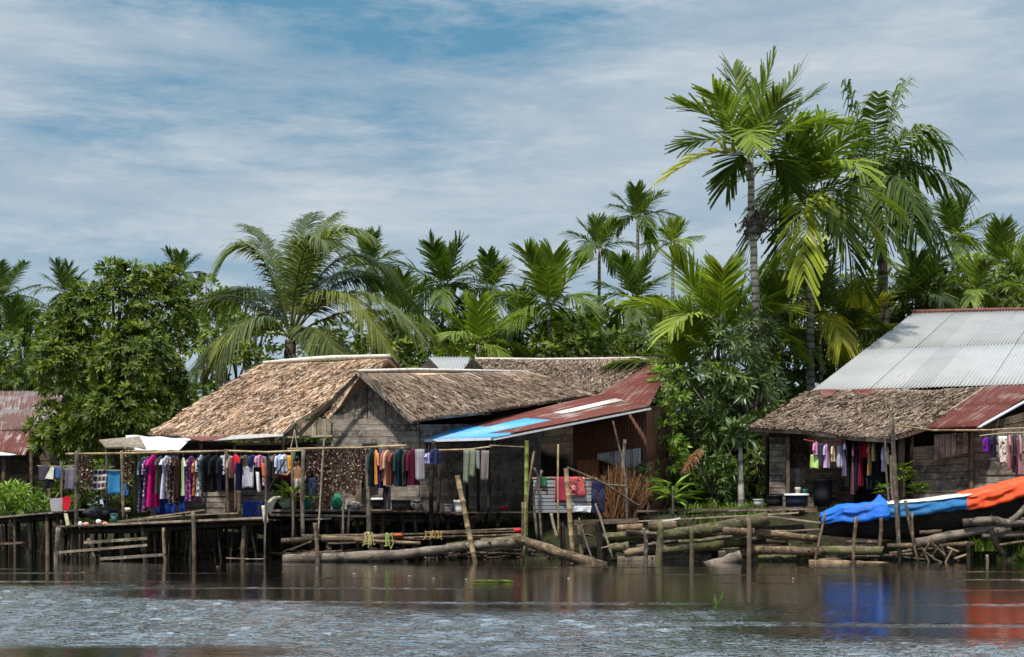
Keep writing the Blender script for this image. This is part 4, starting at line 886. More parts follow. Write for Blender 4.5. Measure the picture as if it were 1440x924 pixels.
GR, GM, GB, GW, GL = 'laundry on the long left rail', 'laundry on the mid rail', 'laundry under the right thatch', 'laundry on the far right wall', 'laundry on the back left line'
BK = (.012, .012, .016); NV = (.018, .022, .07); MR = (.12, .015, .035)
G = [ # kind, x0, x1, top, bottom, colour, pattern, second colour, label, category, group
 ('dress', 190, 201, 641, 719, BK, 'plain', 0, 'plain black long dress, first on the long rail after the pale post', GR),
 ('dress', 198, 207, 643, 718, (.03, .07, .08), 'floral', (.30, .36, .36), 'dark teal long dress with grey print beside the plain black dress', GR),
 ('dress', 204, 213, 642, 719, (.16, .05, .20), 'floral', (.62, .56, .58), 'purple long dress with white flowers left of the magenta dress', GR),
 ('dress', 210, 221, 640, 713, (.52, .012, .16), 'plain', 0, 'bright magenta long dress', GR),
 ('dress', 222, 230, 642, 696, (.07, .075, .05), 'plain', 0, 'dull olive dress between the magenta and the lavender dress', GR),
 ('dress', 229, 240, 641, 701, (.55, .53, .76), 'plain', 0, 'pale lavender dress flaring to its hem', GR),
 ('dress', 237, 244, 643, 690, (.16, .12, .09), 'floral', (.5, .45, .36), 'brown speckled dress right of the lavender dress', GR),
 ('dress', 241, 249, 641, 709, (.05, .03, .035), 'floral', (.65, .48, .36), 'black long dress with peach and white flowers', GR),
 ('dress', 247, 253, 643, 700, (.07, .035, .025), 'plain', 0, 'dark brown long dress left of the pale green dress', GR),
 ('dress', 253, 263, 644, 698, (.36, .45, .28), 'plain', 0, 'pale sage green dress with short sleeves', GR),
 ('dress', 264, 276, 642, 704, (.22, .04, .20), 'floral', (.50, .28, .44), 'wide plum dress with pink blossoms', GR),
 ('dress', 274, 283, 645, 698, (.46, .15, .04), 'floral', (.62, .36, .16), 'rust orange dress right of the plum dress', GR),
 ('dress', 279, 288, 640, 698, (.56, .56, .58), 'floral', (.10, .16, .26), 'white dress with blue grey print before the black shirts', GR),
 ('shirt', 287, 300, 640, 692, BK, 'plain', 0, 'leftmost of the black shirts on the long rail', GR),
 ('shirt', 298, 311, 641, 690, (.014, .016, .013), 'plain', 0, 'black shirt in the middle of the three black shirts', GR),
 ('shirt', 309, 322, 640, 689, (.016, .017, .028), 'plain', 0, 'rightmost black shirt, beside the white collared one', GR),
 ('shirt', 312, 325, 638.5, 668, (.60, .59, .57), 'floral', (.08, .07, .09), 'white and black short top over the black shirt', GR),
 ('shirt', 321, 327, 642, 672, (.55, .42, .36), 'plain', 0, 'narrow beige shirt left of the red top', GR),
 ('shirt', 326, 337, 639, 667, (.55, .02, .035), 'plain', 0, 'bright red top on the long rail', GR),
 ('shirt', 334, 342, 646, 690, NV, 'plain', 0, 'navy shirt hanging below the red top', GR),
 ('shirt', 341, 351, 640, 656, (.10, .10, .055), 'plain', 0, 'short olive top above the white striped shirt', GR),
 ('sheet', 342, 357, 655, 686, (.58, .57, .60), 'stripe', (.34, .34, .42), 'white and grey striped cloth on the lower line of the long rail', GR),
 ('shirt', 351, 361, 640, 658, (.03, .035, .11), 'plain', 0, 'dark navy top with a pale collar beside the pink top', GR),
 ('shirt', 361, 370, 640, 656, (.72, .30, .46), 'plain', 0, 'bubblegum pink top on the long rail', GR),
 ('sheet', 360, 364, 664, 692, (.70, .70, .72), 'plain', 0, 'narrow white strip of cloth under the pink top', GR),
 ('sheet', 367, 375, 652, 671, (.60, .12, .05), 'plain', 0, 'vermilion cloth right of the white strip', GR),
 ('sheet', 369, 377, 668, 684, (.60, .25, .33), 'floral', (.7, .55, .55), 'pink blotched cloth hanging under the vermilion cloth', GR),
 ('shirt', 375, 382, 640, 690, BK, 'plain', 0, 'narrow black shirt before the brown top', GR),
 ('shirt', 380, 385, 641, 668, (.20, .25, .22), 'plain', 0, 'grey green shirt seen edge on beside the brown top', GR),
 ('shirt', 384, 390, 639, 672, (.19, .10, .075), 'plain', 0, 'chestnut brown top left of the light blue shirts', GR),
 ('shirt', 389, 399, 639, 667, (.50, .57, .78), 'plain', 0, 'light blue shirt next to the chestnut top', GR),
 ('shirt', 397, 405, 639, 662, (.62, .66, .80), 'plain', 0, 'paler blue shirt next to the amber cloth', GR),
 ('sheet', 404, 411, 641, 661, (.72, .34, .035), 'plain', 0, 'amber yellow cloth above the maroon hammock', GR),
 ('sheet', 410, 416, 634, 646, (.04, .12, .05), 'plain', 0, 'small dark green rag at the right end of the long rail', GR),
 ('trousers', 430, 445, 672, 698, (.02, .028, .06), 'plain', 0, 'dark blue shorts hanging under the curtain of strings', GM),
 ('shirt', 519, 526, 634, 684, (.02, .05, .06), 'plain', 0, 'blackish teal shirt, first on the mid rail', GM),
 ('shirt', 524, 533, 633, 682, (.66, .25, .05), 'plain', 0, 'bright orange shirt on the mid rail', GM),
 ('shirt', 532, 541, 634, 686, (.055, .035, .16), 'plain', 0, 'indigo shirt between the orange and the peach shirt', GM),
 ('shirt', 537, 543, 634, 676, (.33, .15, .12), 'plain', 0, 'dusty brown pink shirt half hidden by the peach one', GM),
 ('shirt', 541, 550, 633, 682, (.68, .34, .22), 'plain', 0, 'peach shirt on the mid rail', GM),
 ('shirt', 549, 560, 636, 681, (.22, .065, .04), 'plain', 0, 'reddish brown shirt right of the peach shirt', GM),
 ('shirt', 556, 570, 631, 685, (.022, .055, .075), 'plain', 0, 'wide dark teal shirt on the mid rail', GM),
 ('shirt', 568, 577, 634, 682, (.05, .035, .03), 'plain', 0, 'dark brown shirt beside the burgundy one', GM),
 ('shirt', 574, 589, 631, 683, (.13, .015, .04), 'plain', 0, 'burgundy shirt at the right end of the mid rail', GM),
 ('sheet', 583, 597, 632, 676, (.42, .40, .44), 'stripe', (.12, .11, .14), 'grey striped cloth hanging at the corner of the blue eave', GM),
 ('trousers', 538, 550, 684, 716, (.02, .02, .026), 'plain', 0, 'black trousers hanging low under the peach shirt', GM),
 ('shirt', 599, 607, 637, 651, (.40, .35, .62), 'plain', 0, 'small lilac top by the double post', GM),
 ('shirt', 607, 618, 631, 653, (.03, .035, .10), 'plain', 0, 'small navy top draped on the double post', GM),
 ('sheet', 652, 660, 633, 680, (.07, .09, .075), 'stripe', (.26, .29, .22), 'dark green striped cloth under the blue eave', GM),
 ('sheet', 659, 669, 632, 671, (.27, .29, .20), 'stripe', (.08, .09, .06), 'khaki striped cloth under the blue eave', GM),
 ('sheet', 668, 674, 634, 660, (.22, .22, .22), 'plain', 0, 'grey rag beside the khaki cloth', GM),
 ('sheet', 677, 688, 634, 676, (.13, .10, .095), 'stripe', (.24, .22, .22), 'brown grey cloth at the shed opening', GM),
 ('shirt', 1143, 1152, 622, 640, (.68, .25, .46), 'plain', 0, 'pink top on the cord by the right door', GB),
 ('sheet', 1140, 1153, 640, 659, (.42, .60, .18), 'plain', 0, 'lime green cloth below the pink top', GB),
 ('sheet', 1150, 1159, 624, 658, (.03, .035, .06), 'plain', 0, 'charcoal cloth between the green and the mauve cloth', GB),
 ('dress', 1157, 1168, 624, 658, (.58, .40, .60), 'plain', 0, 'mauve pink little dress on the cord by the right door', GB),
 ('shirt', 1168, 1176, 626, 650, (.72, .50, .30), 'plain', 0, 'peach top hanging beside the mauve dress', GB),
 ('sheet', 1177, 1185, 627, 658, (.38, .41, .48), 'plain', 0, 'blue grey cloth left of the black coats', GB),
 ('shirt', 1184, 1191, 618, 670, (.17, .13, .22), 'plain', 0, 'dull violet shirt, first of the dark clothes under the thatch', GB),
 ('dress', 1187, 1198, 619, 684, (.012, .018, .018), 'plain', 0, 'long black dress right of the dull violet shirt', GB),
 ('dress', 1196, 1203, 620, 696, (.13, .06, .07), 'plain', 0, 'long brown rose dress among the dark clothes', GB),
 ('dress', 1200, 1208, 618, 690, (.02, .018, .04), 'plain', 0, 'long midnight dress beside the crimson one', GB),
 ('dress', 1205, 1216, 618, 683, (.19, .012, .03), 'plain', 0, 'long crimson dress under the thatch', GB),
 ('shirt', 1211, 1218, 623, 644, (.45, .015, .03), 'plain', 0, 'small scarlet top right of the crimson dress', GB),
 ('shirt', 1217, 1228, 623, 668, (.38, .22, .12), 'plain', 0, 'tan shirt under the thatch', GB),
 ('shirt', 1225, 1233, 623, 648, (.66, .50, .26), 'plain', 0, 'cream yellow top beside the tan shirt', GB),
 ('shirt', 1231, 1238, 622, 668, BK, 'plain', 0, 'black shirt between the cream top and the pale lavender one', GB),
 ('shirt', 1237, 1246, 627, 664, (.56, .54, .78), 'plain', 0, 'pale lavender shirt under the thatch', GB),
 ('shirt', 1244, 1251, 628, 652, (.50, .56, .48), 'plain', 0, 'pale mint top left of the tallest pole', GB),
 ('trousers', 1217, 1240, 667, 688, (.012, .014, .02), 'plain', 0, 'black shorts hanging below the tan shirt', GB),
 ('shirt', 1382, 1393, 615, 634, (.14, .02, .30), 'plain', 0, 'violet shirt on the grey wall at the far right', GW),
 ('shirt', 1391, 1403, 612, 642, (.02, .018, .045), 'plain', 0, 'dark navy shirt between the violet shirt and the white towel', GW),
 ('sheet', 1404, 1416, 614, 653, (.68, .67, .60), 'floral', (.30, .36, .28), 'white towel with a column of flowers on the far right wall', GW),
 ('shirt', 1415, 1424, 612, 660, (.42, .19, .22), 'plain', 0, 'dusty pink shirt right of the white towel', GW),
 ('shirt', 1422, 1432, 611, 664, (.05, .025, .045), 'plain', 0, 'dark plum shirt beside the dusty pink one', GW),
 ('shirt', 1430, 1438, 612, 667, (.38, .21, .25), 'plain', 0, 'faded rose shirt near the right edge', GW),
 ('shirt', 1437, 1450, 613, 655, (.42, .33, .22), 'plain', 0, 'khaki shirt cut by the right edge', GW),
 ('sheet', 54, 68, 655, 676, (.06, .05, .075), 'plain', 0, 'dark purple cloth on the back line at the far left', GL),
 ('sheet', 63, 76, 672, 686, BK, 'plain', 0, 'black rag under the white triangle cloth', GL),
 ('sheet', 76, 87, 657, 673, (.05, .09, .22), 'plain', 0, 'blue cloth on the back line beside the white triangle', GL),
 ('sheet', 93, 106, 658, 689, (.15, .125, .17), 'plain', 0, 'mauve grey towel on the back line by the rail post', GL),
 ('sheet', 128, 152, 661, 689, (.045, .03, .05), 'plaid', (.58, .53, .50), 'dark plaid blanket with white bands', GR),
 ('sheet', 152, 169, 662, 695, (.035, .19, .40), 'plain', 0, 'bright blue towel left of the pale post', GR),
 ('sheet', 168, 182, 682, 697, (.03, .14, .33), 'plain', 0, 'lower blue towel hanging right of the pale post', GR),
]
WORD = {'dress': 'hanging_dress', 'shirt': 'hanging_shirt', 'trousers': 'hanging_trousers', 'sheet': 'hanging_cloth'}
for i, (kd, x0, x1, yt, yb, c, pat, c2, lb, g) in enumerate(G):
    if g == GR: Y, hg = 35.25 + .012 * (i % 3), 636 - .001 * x0
    elif g == GM: Y, hg = 35.35 + .012 * (i % 3), 628.5
    elif g == GB: Y, hg = 36.9 + .012 * (i % 3), 613 if x0 > 1183 else 620
    elif g == GW: Y, hg = 35.6 + .012 * (i % 3), 609
    else: Y, hg = 36.6, 656
    if kd == 'sheet' and 128 <= x0 <= 170 and g == GR: Y = 35.5
    if kd == 'shirt' and yt - hg > 12: hg = yt - 3
    wd = WORD[kd]
    if kd == 'sheet' and 'towel' in lb: wd = 'hanging_towel'
    if kd == 'sheet' and 'blanket' in lb: wd = 'hanging_blanket'
    if kd == 'trousers' and 'shorts' in lb: wd = 'hanging_shorts'
    if kd == 'shirt' and ' top' in lb: wd = 'hanging_blouse'
    garment(kd, x0, x1, yt, yb, Y, cloth(c, pat, c2 or (.7, .68, .65)), wd, lb, wd.split('_')[1], g, hang=hg, sign=1 if i % 9 else -1)
def tri(label, pts, Y, c, name='hanging_cloth'):
    o = slab(name, [P(x, y, Y) for x, y in pts], .008, cloth(c)); return tag(o, label, 'cloth', GL)
tri('white triangular cloth drooping from the back line', [(72, 656), (76, 657), (75, 674), (63, 673)], 36.55, (.66, .63, .52))
tri('pale grey sheet draped over the walkway boards', [(70, 701), (88, 700), (88, 719), (72, 719)], 35.9, (.33, .32, .34), 'draped_cloth')
tri('red cloth bunched on the walkway by the post', [(88, 700), (94, 697), (100, 700), (99, 710), (96, 718), (89, 718)], 35.85, (.55, .02, .03), 'draped_cloth')
tri('cream strip of cloth hanging off the walkway', [(90, 722), (95, 722), (98, 738), (93, 739)], 35.8, (.66, .60, .40), 'draped_cloth')
for lb, x0, x1, yt, yb, Y, c, pat in (('large royal blue tarp hung behind the lavender and plum dresses', 219, 259, 690, 723, 36.1, (.012, .045, .24), 'plain'), ('royal blue sheet standing on the deck left of the cream net', 341, 372, 705, 729, 35.9, (.018, .05, .22), 'plain'), ('narrow blue tarp edge hanging behind the magenta dress', 218, 226, 642, 700, 35.9, (.015, .06, .26), 'plain')):
    garment('sheet', x0, x1, yt, yb, Y, cloth(c, pat), 'hanging_tarp', lb, 'tarp', 'blue tarps')
# fence with washing in front of the brown tin wall
fr = empty('sheet_fence', (XX(792, 35.3), 35.3, .9), 'low fence of grey ribbed tin behind the red cloth', 'fence')
tb = MB(); nr = 9
for k in range(nr):
    z0, z1 = ZZ(721, 35.3), ZZ(674, 35.3); za = lerp(z0, z1, k / nr); zb = lerp(z0, z1, (k + .82) / nr)
    tb.beam((XX(750, 35.3), 35.3 + u(-.02, .02), (za + zb) / 2), (XX(834, 35.3), 35.3 + u(-.02, .02), (za + zb) / 2 + u(-.01, .01)), .02, zb - za)
tb.build('ribbed_panel', TINGREY, fr)
for x in (752, 832): pole_mb([P(x, 672, 35.35), P(x, 735, 35.35)], .04).build('post', DARKW, fr, smooth=True)
pole_mb([P(748, 673, 35.3), P(840, 673.5, 35.3)], .03).build('top_rail', PALEW, fr, smooth=True)
mb = MB(); mb.beam(P(750, 720.5, 35.34), P(806, 720.5, 35.34), .04, .05); mb.build('foot_board', DARKW, fr)
for lb, x0, x1, yt, yb, c, nm in (('red and maroon cloth thrown over the ribbed fence', 781, 800, 671, 706, (.30, .03, .06), 'draped_cloth'), ('salmon red cloth bunched on the ribbed fence right of the bamboo', 800, 822, 671, 698, (.50, .08, .08), 'draped_cloth'), ('green rag on the left end of the ribbed fence', 760, 768, 671, 684, (.02, .13, .05), 'draped_cloth')):
    garment('sheet', x0, x1, yt, yb, 35.26, cloth(c, 'floral' if 'salmon' in lb else 'plain', (.62, .36, .34)), nm, lb, 'cloth', 'washing on the ribbed fence')
garment('trousers', 831, 851, 676, 722, 35.3, cloth((.02, .026, .06)), 'draped_trousers', 'dark blue trousers over the right end of the ribbed fence', 'trousers', 'washing on the ribbed fence')
garment('sheet', 808, 832, 712, 720, 35.2, cloth((.55, .56, .60)), 'draped_cloth', 'white strip of cloth low on the ribbed fence', 'cloth', 'washing on the ribbed fence')

# curtains of strings threaded with shells
SHELL = thatch_mat('shell_pieces', [(.03, .012, .01), (.08, .028, .02), (.035, .014, .012), (.06, .022, .017), (.05, .02, .016), (.05, .018, .014), (.55, .46, .38), (.22, .09, .055), (.04, .016, .014), (.03, .012, .012)], var=(.6, 1.3))
def strings(label, x0, x1, yt, ybs, Y, step=3.1, layers=2, mat=SHELL):
    r = empty('shell_curtain', (XX((x0 + x1) / 2, Y), Y, ZZ(ybs(.5), Y)), label, 'curtain', 'curtains of threaded shells'); n = int((x1 - x0) / step)
    for L in range(layers):
        for k in range(n):
            t = (k + .5 + .4 * L) / n; x = x0 + (x1 - x0) * t; yb = ybs(t) + u(-9, 5); mb = MB(); y = yt + u(0, 2); X0, Yq = XX(x, Y), Y + .09 * L + u(-.03, .03)
            mb.tube([(X0, Yq, ZZ(y - 1, Y)), (X0, Yq, ZZ(yb, Y))], .004, 4)
            while y < yb:
                s = u(.020, .042); d = rdir(); e = d.orthogonal().normalized(); f = d.cross(e); c = V((X0 + u(-.02, .02), Yq + u(-.02, .02), ZZ(y, Y)))
                i = mb.pts([c + e * s, c + f * s * .8, c - e * s, c - f * s * .8, c + d * s * .45, c - d * s * .45])
                for q in range(4): mb.face((i + q, i + (q + 1) % 4, i + 4)); mb.face((i + (q + 1) % 4, i + q, i + 5))
                y += u(1.5, 2.7)
            mb.build('shell_string', mat, r)
strings('wide curtain of strings threaded with brown and white shells, right of the boy', 431, 516, 630, lambda t: 688 + 20 * math.exp(-((t - .33) / .16) ** 2) + 10 * math.exp(-((t - .72) / .1) ** 2) - 22 * math.exp(-((t - .06) / .1) ** 2) - 22 * max(0, t - .82) / .18, 35.5, step=2.5)
strings('narrow curtain of shell strings by the left end post of the long rail', 110, 128, 638, lambda t: 690, 35.3, step=3.2)
strings('short curtain of shell strings right of the pale post', 173, 186, 632, lambda t: 680, 35.35, step=3.2)

# canopy, net, hammock, sacks
cn = empty('canopy', (XX(205, 36.3), 36.3, ZZ(630, 36.3)), 'white tarp canopy with a board roof over the left deck', 'canopy')
n_ = 16; mb = MB()
A_, B_, C_, D_ = P(190, 633, 35.4), P(251, 633, 35.5), P(270, 617, 37.3), P(176, 611.5, 37.4)
mb.grid(lambda a, b: bil((A_, B_, C_, D_), a, b) + V((0, 0, -.06 * math.sin(a * 3.14) * math.sin(b * 3.14) + .015 * math.sin(a * 17 + b * 5))), n_, n_)
o = mb.build('tarp', WHITETARP, cn, smooth=True); o.modifiers.new('thick', 'SOLIDIFY').thickness = .008
slab('board_roof', [P(148, 628, 35.8), P(205, 629, 35.6), P(196, 613, 37.2), P(139, 618.5, 37.3)], .04, PALEW, cn)
pole_mb([P(176, 635, 35.4), P(252, 634, 35.5)], .03).build('edge_pole', BAMBOO, cn, smooth=True)
pole_mb([P(150, 628, 35.9), P(151, 735, 35.9)], .04).build('post', GREYLOG, cn, smooth=True); pole_mb([P(248, 633, 35.6), P(249, 735, 35.6)], .04).build('post', GREYLOG, cn, smooth=True)
def lump(name, label, cat, px, py, Y, rx, ry, rz, mat, group=None, noise=.14, n=12, m=8):
    mb = MB(); k = Y / F; mb.ball(P(px, py, Y), rx * k, ry * k, rz * k, n, m, noise); o = mb.build(name, mat, smooth=True)
    return tag(o, label, cat, group)
mb = MB(); N0, N1, N2 = P(394, 700, 35.0), P(371, 713, 34.45), P(381, 725, 34.9)
mb.grid(lambda a, b: N0.lerp(N1.lerp(N2, b), a) + V((0, -.12 * math.sin(a * 3) * math.sin(b * 3.1), .10 * math.sin(a * 3.1) + .03 * math.sin(b * 22))), 12, 24)
mb.grid(lambda a, b: P(371, 711, 34.4).lerp(P(374, 735, 34.4), a) + V(((b - .5) * .10, .02 * math.sin(b * 9), 0)), 6, 8)
o = mb.build('net_bundle', cloth((.60, .56, .42)), smooth=True); o.modifiers.new('thick', 'SOLIDIFY').thickness = .015; tag(o, 'cream net bundle draped over the thin pole before the leafy plant', 'net')
mb = MB(); HA, HB = P(387, 652, 36.6), P(413, 654, 36.6)
mb.grid(lambda a, b: HA.lerp(HB, a) + V((0, .22 * math.cos(b * 3.14), -.42 * math.sin(a * 3.14) * (.35 + .65 * math.sin(b * 3.14)) - .02)), 14, 12)
o = mb.build('hammock', cloth((.16, .012, .025)), smooth=True); o.modifiers.new('thick', 'SOLIDIFY').thickness = .01; tag(o, 'maroon cloth hammock slung beside the boy', 'hammock')
lump('sack', 'pale green sack behind the yellow green plant', 'sack', 402, 707, 35.9, 9, 6, 8, cloth((.26, .42, .30)), 'sacks on the raised deck')
lump('sack', 'teal sack right of the knobbly grey post', 'sack', 432, 705, 36.4, 6, 5, 13, cloth((.035, .22, .20)), 'sacks on the raised deck')
lump('sack', 'emerald green sack at the foot of the shell curtain', 'sack', 474, 707, 36.3, 8, 6, 12, cloth((.03, .20, .13)), 'sacks on the raised deck')
lump('sack', 'cream bundle lying at the raised deck edge by the grey post', 'sack', 498, 711, 36.3, 12, 7, 6, cloth((.46, .40, .34), 'floral', (.6, .55, .5)), 'sacks on the raised deck')
lump('bag', 'crumpled white bag on the left corner of the left deck', 'bag', 113, 737, 34.7, 3.2, 3, 3.8, cloth((.66, .66, .68)), 'rubbish on the left deck')
lump('bag', 'salmon pink bag beside the crumpled white bag', 'bag', 121, 737, 34.7, 4.2, 3, 2.8, cloth((.55, .28, .2)), 'rubbish on the left deck')
lump('bag', 'round white bag lying mid way on the deck corner', 'bag', 138.5, 734, 34.75, 4.2, 4, 3.6, cloth((.72, .72, .70)), 'rubbish on the left deck')
lump('bag', 'orange pink bag right of the round white bag', 'bag', 148, 737, 34.7, 4.5, 3, 3.2, cloth((.60, .25, .15)), 'rubbish on the left deck')
lump('bundle', 'cream rolled bundle under the short shell curtain', 'bundle', 178, 717, 35.6, 7, 5, 3.6, cloth((.56, .54, .44)))
lump('bundle', 'black heap of wet nets under the plaid blanket', 'bundle', 142, 722, 35.9, 22, 14, 9, plain('black_net', (.013, .013, .015), .8), noise=.22, n=16, m=10)
lump('cloth_knot', 'red rag tied on the bank above the slanting tan log', 'rag', 728, 746, 34.2, 6, 4, 3.5, cloth((.60, .03, .05)), noise=.2)
lump('cloth_knot', 'orange red rag lying on the thin pole above the long log', 'rag', 560, 752.5, 34.55, 7, 3, 2.2, cloth((.60, .10, .04)), noise=.2)
def straps(label, cx, cy, Y, n, w, h, c):
    mb = MB()
    for k in range(n):
        x = cx + u(-w, w); q = [P(x + u(-3, 3), cy + u(-3, 1), Y - .08), P(x, cy - 1.5, Y - .12), P(x + u(-3, 3), cy + h * u(.4, 1), Y - .1), P(x + u(-5, 5), cy + h * u(.7, 1.2), Y - .09)]
        mb.cur = (u(.7, 1.2),) * 3; mb.tube(q, u(.008, .014), 5)
    return tag(mb.build('rope_knot', plain('strap_%s' % label[:5], c, .8)), label, 'rope', 'rope knots on the thin poles')
straps('straw coloured rope tied at the foot of the thick grey post', 518, 751, 34.5, 12, 6, 16, (.50, .40, .18))
straps('lime green strap hanging over the thin poles', 547, 752, 34.5, 6, 5, 17, (.36, .46, .12))
straps('yellow ochre rope wound on the thin poles before the shed', 609, 749, 34.6, 12, 12, 9, (.48, .32, .12))

# ------------------------------------------------------------------ tubs, pots, buckets
def pot(name, label, cat, px, yb, yt, w, Y, mat, rim=None, lid=None, handle=False, taper=.8, group='pots and buckets'):
    k = Y / F; X0 = XX(px, Y); z0, z1 = ZZ(yb, Y), ZZ(yt, Y); r = w * k / 2; root = empty(name, (X0, Y, z0), label, cat, group); mb = MB()
    def ring(prs):
        n = 18; i = [mb.pts([V((X0 + math.cos(6.2832*j/n) * a, Y + math.sin(6.2832*j/n) * a, z)) for j in range(n)]) for a, z in prs]
        for p, q in zip(i[:-1], i[1:]):
            for j in range(n): j2 = (j+1) % n; mb.face((p+j, p+j2, q+j2, q+j))
    ring([(.001, z0), (r * taper, z0), (lerp(r*taper, r, .5) * 1.02, (z0+z1)/2), (r * .98, z1 - .02), (r * 1.06, z1 - .015), (r * 1.06, z1), (r * .93, z1), (r * .9, z1 - .03), (r * taper * .9, z0 + .03), (.001, z0 + .03)]); mb.build('body', mat, root, smooth=True)
    if lid: mb = MB(); ring([(r * 1.1, z1 + .004), (r * 1.1, z1 + .035), (r * 1.02, z1 + .05), (.001, z1 + .055)]); mb.build('lid', lid, root, smooth=True)
    if handle: mb = MB(); mb.tube([V((X0 + math.cos(a) * r * 1.02, Y - .02 - .1 * math.sin(a), z1 - .02 - .08 * math.sin(a))) for a in [k * math.pi / 8 for k in range(9)]], .006, 5); mb.build('handle', plain('wire', (.3, .3, .3), .4, .8), root, smooth=True)
    return root
WP = plain('white_plastic', (.70, .70, .68), .45); GP = plain('grey_plastic', (.22, .22, .24), .5); BP = plain('black_plastic', (.016, .017, .022), .5); ALU = plain('dull_aluminium', (.16, .165, .17), .45, .6)
pot('bucket', 'white lidded bucket on the shed floor behind the leaning bamboo', 'bucket', 646.5, 724, 706, 16, 36.25, WP, lid=WP, handle=True, taper=.85)
pot('bucket', 'dull grey bucket left of the white lidded bucket', 'bucket', 631, 724, 709, 13, 36.3, GP, handle=True)
pot('cooking_pot', 'sooty wide cooking pot on the bench by the gable wall', 'pot', 564, 718.5, 703, 28, 36.5, BP, handle=True, taper=.9)
pot('kettle_pot', 'small dull pot at the right end of the bench', 'pot', 587, 719, 704, 14, 36.6, ALU, handle=True, taper=.9)
pot('basin', 'dark basin with a white rim on the bench left of the cooking pot', 'basin', 531, 716, 703, 21, 36.5, BP, lid=WP, taper=.75)
pot('tub', 'dark tub with a bright white lid beside the right door', 'tub', 1120, 712, 697, 32, 36.6, plain('navy_plastic', (.02, .028, .06), .4), lid=WP, taper=.88)
pot('bucket', 'white basin on the bank at the corner of the right house', 'basin', 1066, 712, 702, 14, 36.7, WP, taper=.8)
pot('bucket', 'black tub left of the white lidded tub', 'tub', 1090, 712, 697, 22, 37.0, BP, taper=.9)
pot('jar', 'small cream jar behind the white lidded tub', 'jar', 1122, 712, 688, 8, 37.0, plain('cream_plastic', (.56, .50, .40), .5), lid=plain('cream_plastic', (.56, .50, .40), .5), taper=.95)
pot('jar', 'small teal jar right of the cream jar', 'jar', 1132, 712, 688, 8, 37.0, plain('teal_plastic', (.06, .20, .22), .5), taper=.95)
pot('barrel', 'tall black barrel under the pink and green clothes', 'barrel', 1157, 712, 676, 26, 37.3, BP, lid=BP, taper=.95)
pot('bowl', 'red bowl on the shed floor under the eave', 'bowl', 708, 717, 712, 14, 36.4, plain('red_plastic', (.45, .02, .06), .45), taper=.6)
pot('pail', 'teal bucket under the dark plaid blanket', 'bucket', 161, 735, 722, 10, 35.4, plain('teal_plastic', (.06, .20, .22), .5), handle=True)

# ------------------------------------------------------------------ the covered boat on the right bank
bt = empty('longboat', (XX(1310, 35), 35, .7), 'long dark wooden boat lying on the bank under blue and orange tarps', 'boat')
S = [(1152, 728, 752, .02), (1180, 714, 755, .26), (1240, 711, 759, .40), (1300, 706, 758, .46), (1350, 699, 752, .50), (1420, 682, 742, .52), (1500, 664, 732, .52), (1580, 648, 742, .5)]
YB = lambda x: lerp(35.0, 34.6, (x - 1152) / 430)
mb = MB(); prev = None
for x, yt, yb, hw in S:
    Y = YB(x); X0 = XX(x, Y); zt, zb = ZZ(yt, Y), ZZ(yb, Y); ring = []
    for k in range(13):
        a = math.pi * (k / 12); ring.append(V((X0, Y + hw * math.cos(a) * -1, zt - (zt - zb) * math.sin(a) ** .7)))
    i = mb.pts(ring)
    if prev is not None:
        for k in range(12): mb.face((prev+k, prev+k+1, i+k+1, i+k), [(x/58, k*.1), (x/58, k*.1+.1), (x/58+1, k*.1+.1), (x/58+1, k*.1)])
    prev = i
HULLM = wood('tarred_hull', (.010, .009, .009), (.038, .032, .03))
o = mb.build('hull', HULLM, bt, smooth=True); o.modifiers.new('thick', 'SOLIDIFY').thickness = .03
for sg in (-1, 1):
    pole_mb([V((XX(x, YB(x)), YB(x) + sg * hw, ZZ(yt, YB(x)) + .01)) for x, yt, yb, hw in S], .03).build('gunwale', BROWNW, bt, smooth=True)
def prof(x):
    for (a, b) in zip(S[:-1], S[1:]):
        if a[0] <= x <= b[0]:
            t = (x - a[0]) / (b[0] - a[0]); return [lerp(p, q, t) for p, q in zip(a, b)]
    return S[-1]
def cover(label, xa, xb, peak, skirt, mat, name='boat_tarp', wr=.03, bunch=None):
    mb = MB(); nu, nv = max(14, int((xb - xa) / 1.5)), 44
    def f(a, b):
        x = lerp(xa, xb, a); _, yt, yb, hw = prof(x); Y = YB(x); zt = ZZ(yt, Y); s = b * 2 - 1; ph = x * .05
        hang = skirt(x); pk = peak(x)
        if abs(s) < .55: q = s / .55; yy, zz = q * (hw + .07), zt + .05 + pk * (1 - abs(q) ** 1.4)
        else: q = (abs(s) - .55) / .45; yy, zz = math.copysign(hw + .07 + .05 * math.sin(q * 3), s), zt + .05 - hang * q
        lx = a * (xb - xa); fold = abs(math.sin(b * 17 + lx * .012 + 1.3 * math.sin(lx * .05))) + .6 * abs(math.sin(b * 29 - lx * .03 + 2)) + .5 * abs(math.sin(lx * .11 + s * 5 + .8 * math.sin(b * 9)))
        k = wr * (.75 - fold)
        bu = (bunch * math.exp(-((a - .93) / .07) ** 2) * (1 + .4 * math.sin(b * 40)) if bunch else 0)
        return V((XX(x, Y), Y + yy + k * (1 if abs(s) > .5 else .3), zz + k * .7 + bu * max(0, 1 - abs(s) * 1.5)))
    mb.grid(f, nu, nv, 1, 1); o = mb.build(name, mat, smooth=True); o.modifiers.new('thick', 'SOLIDIFY').thickness = .006
    return tag(o, label, 'tarp', 'tarps over the boat')
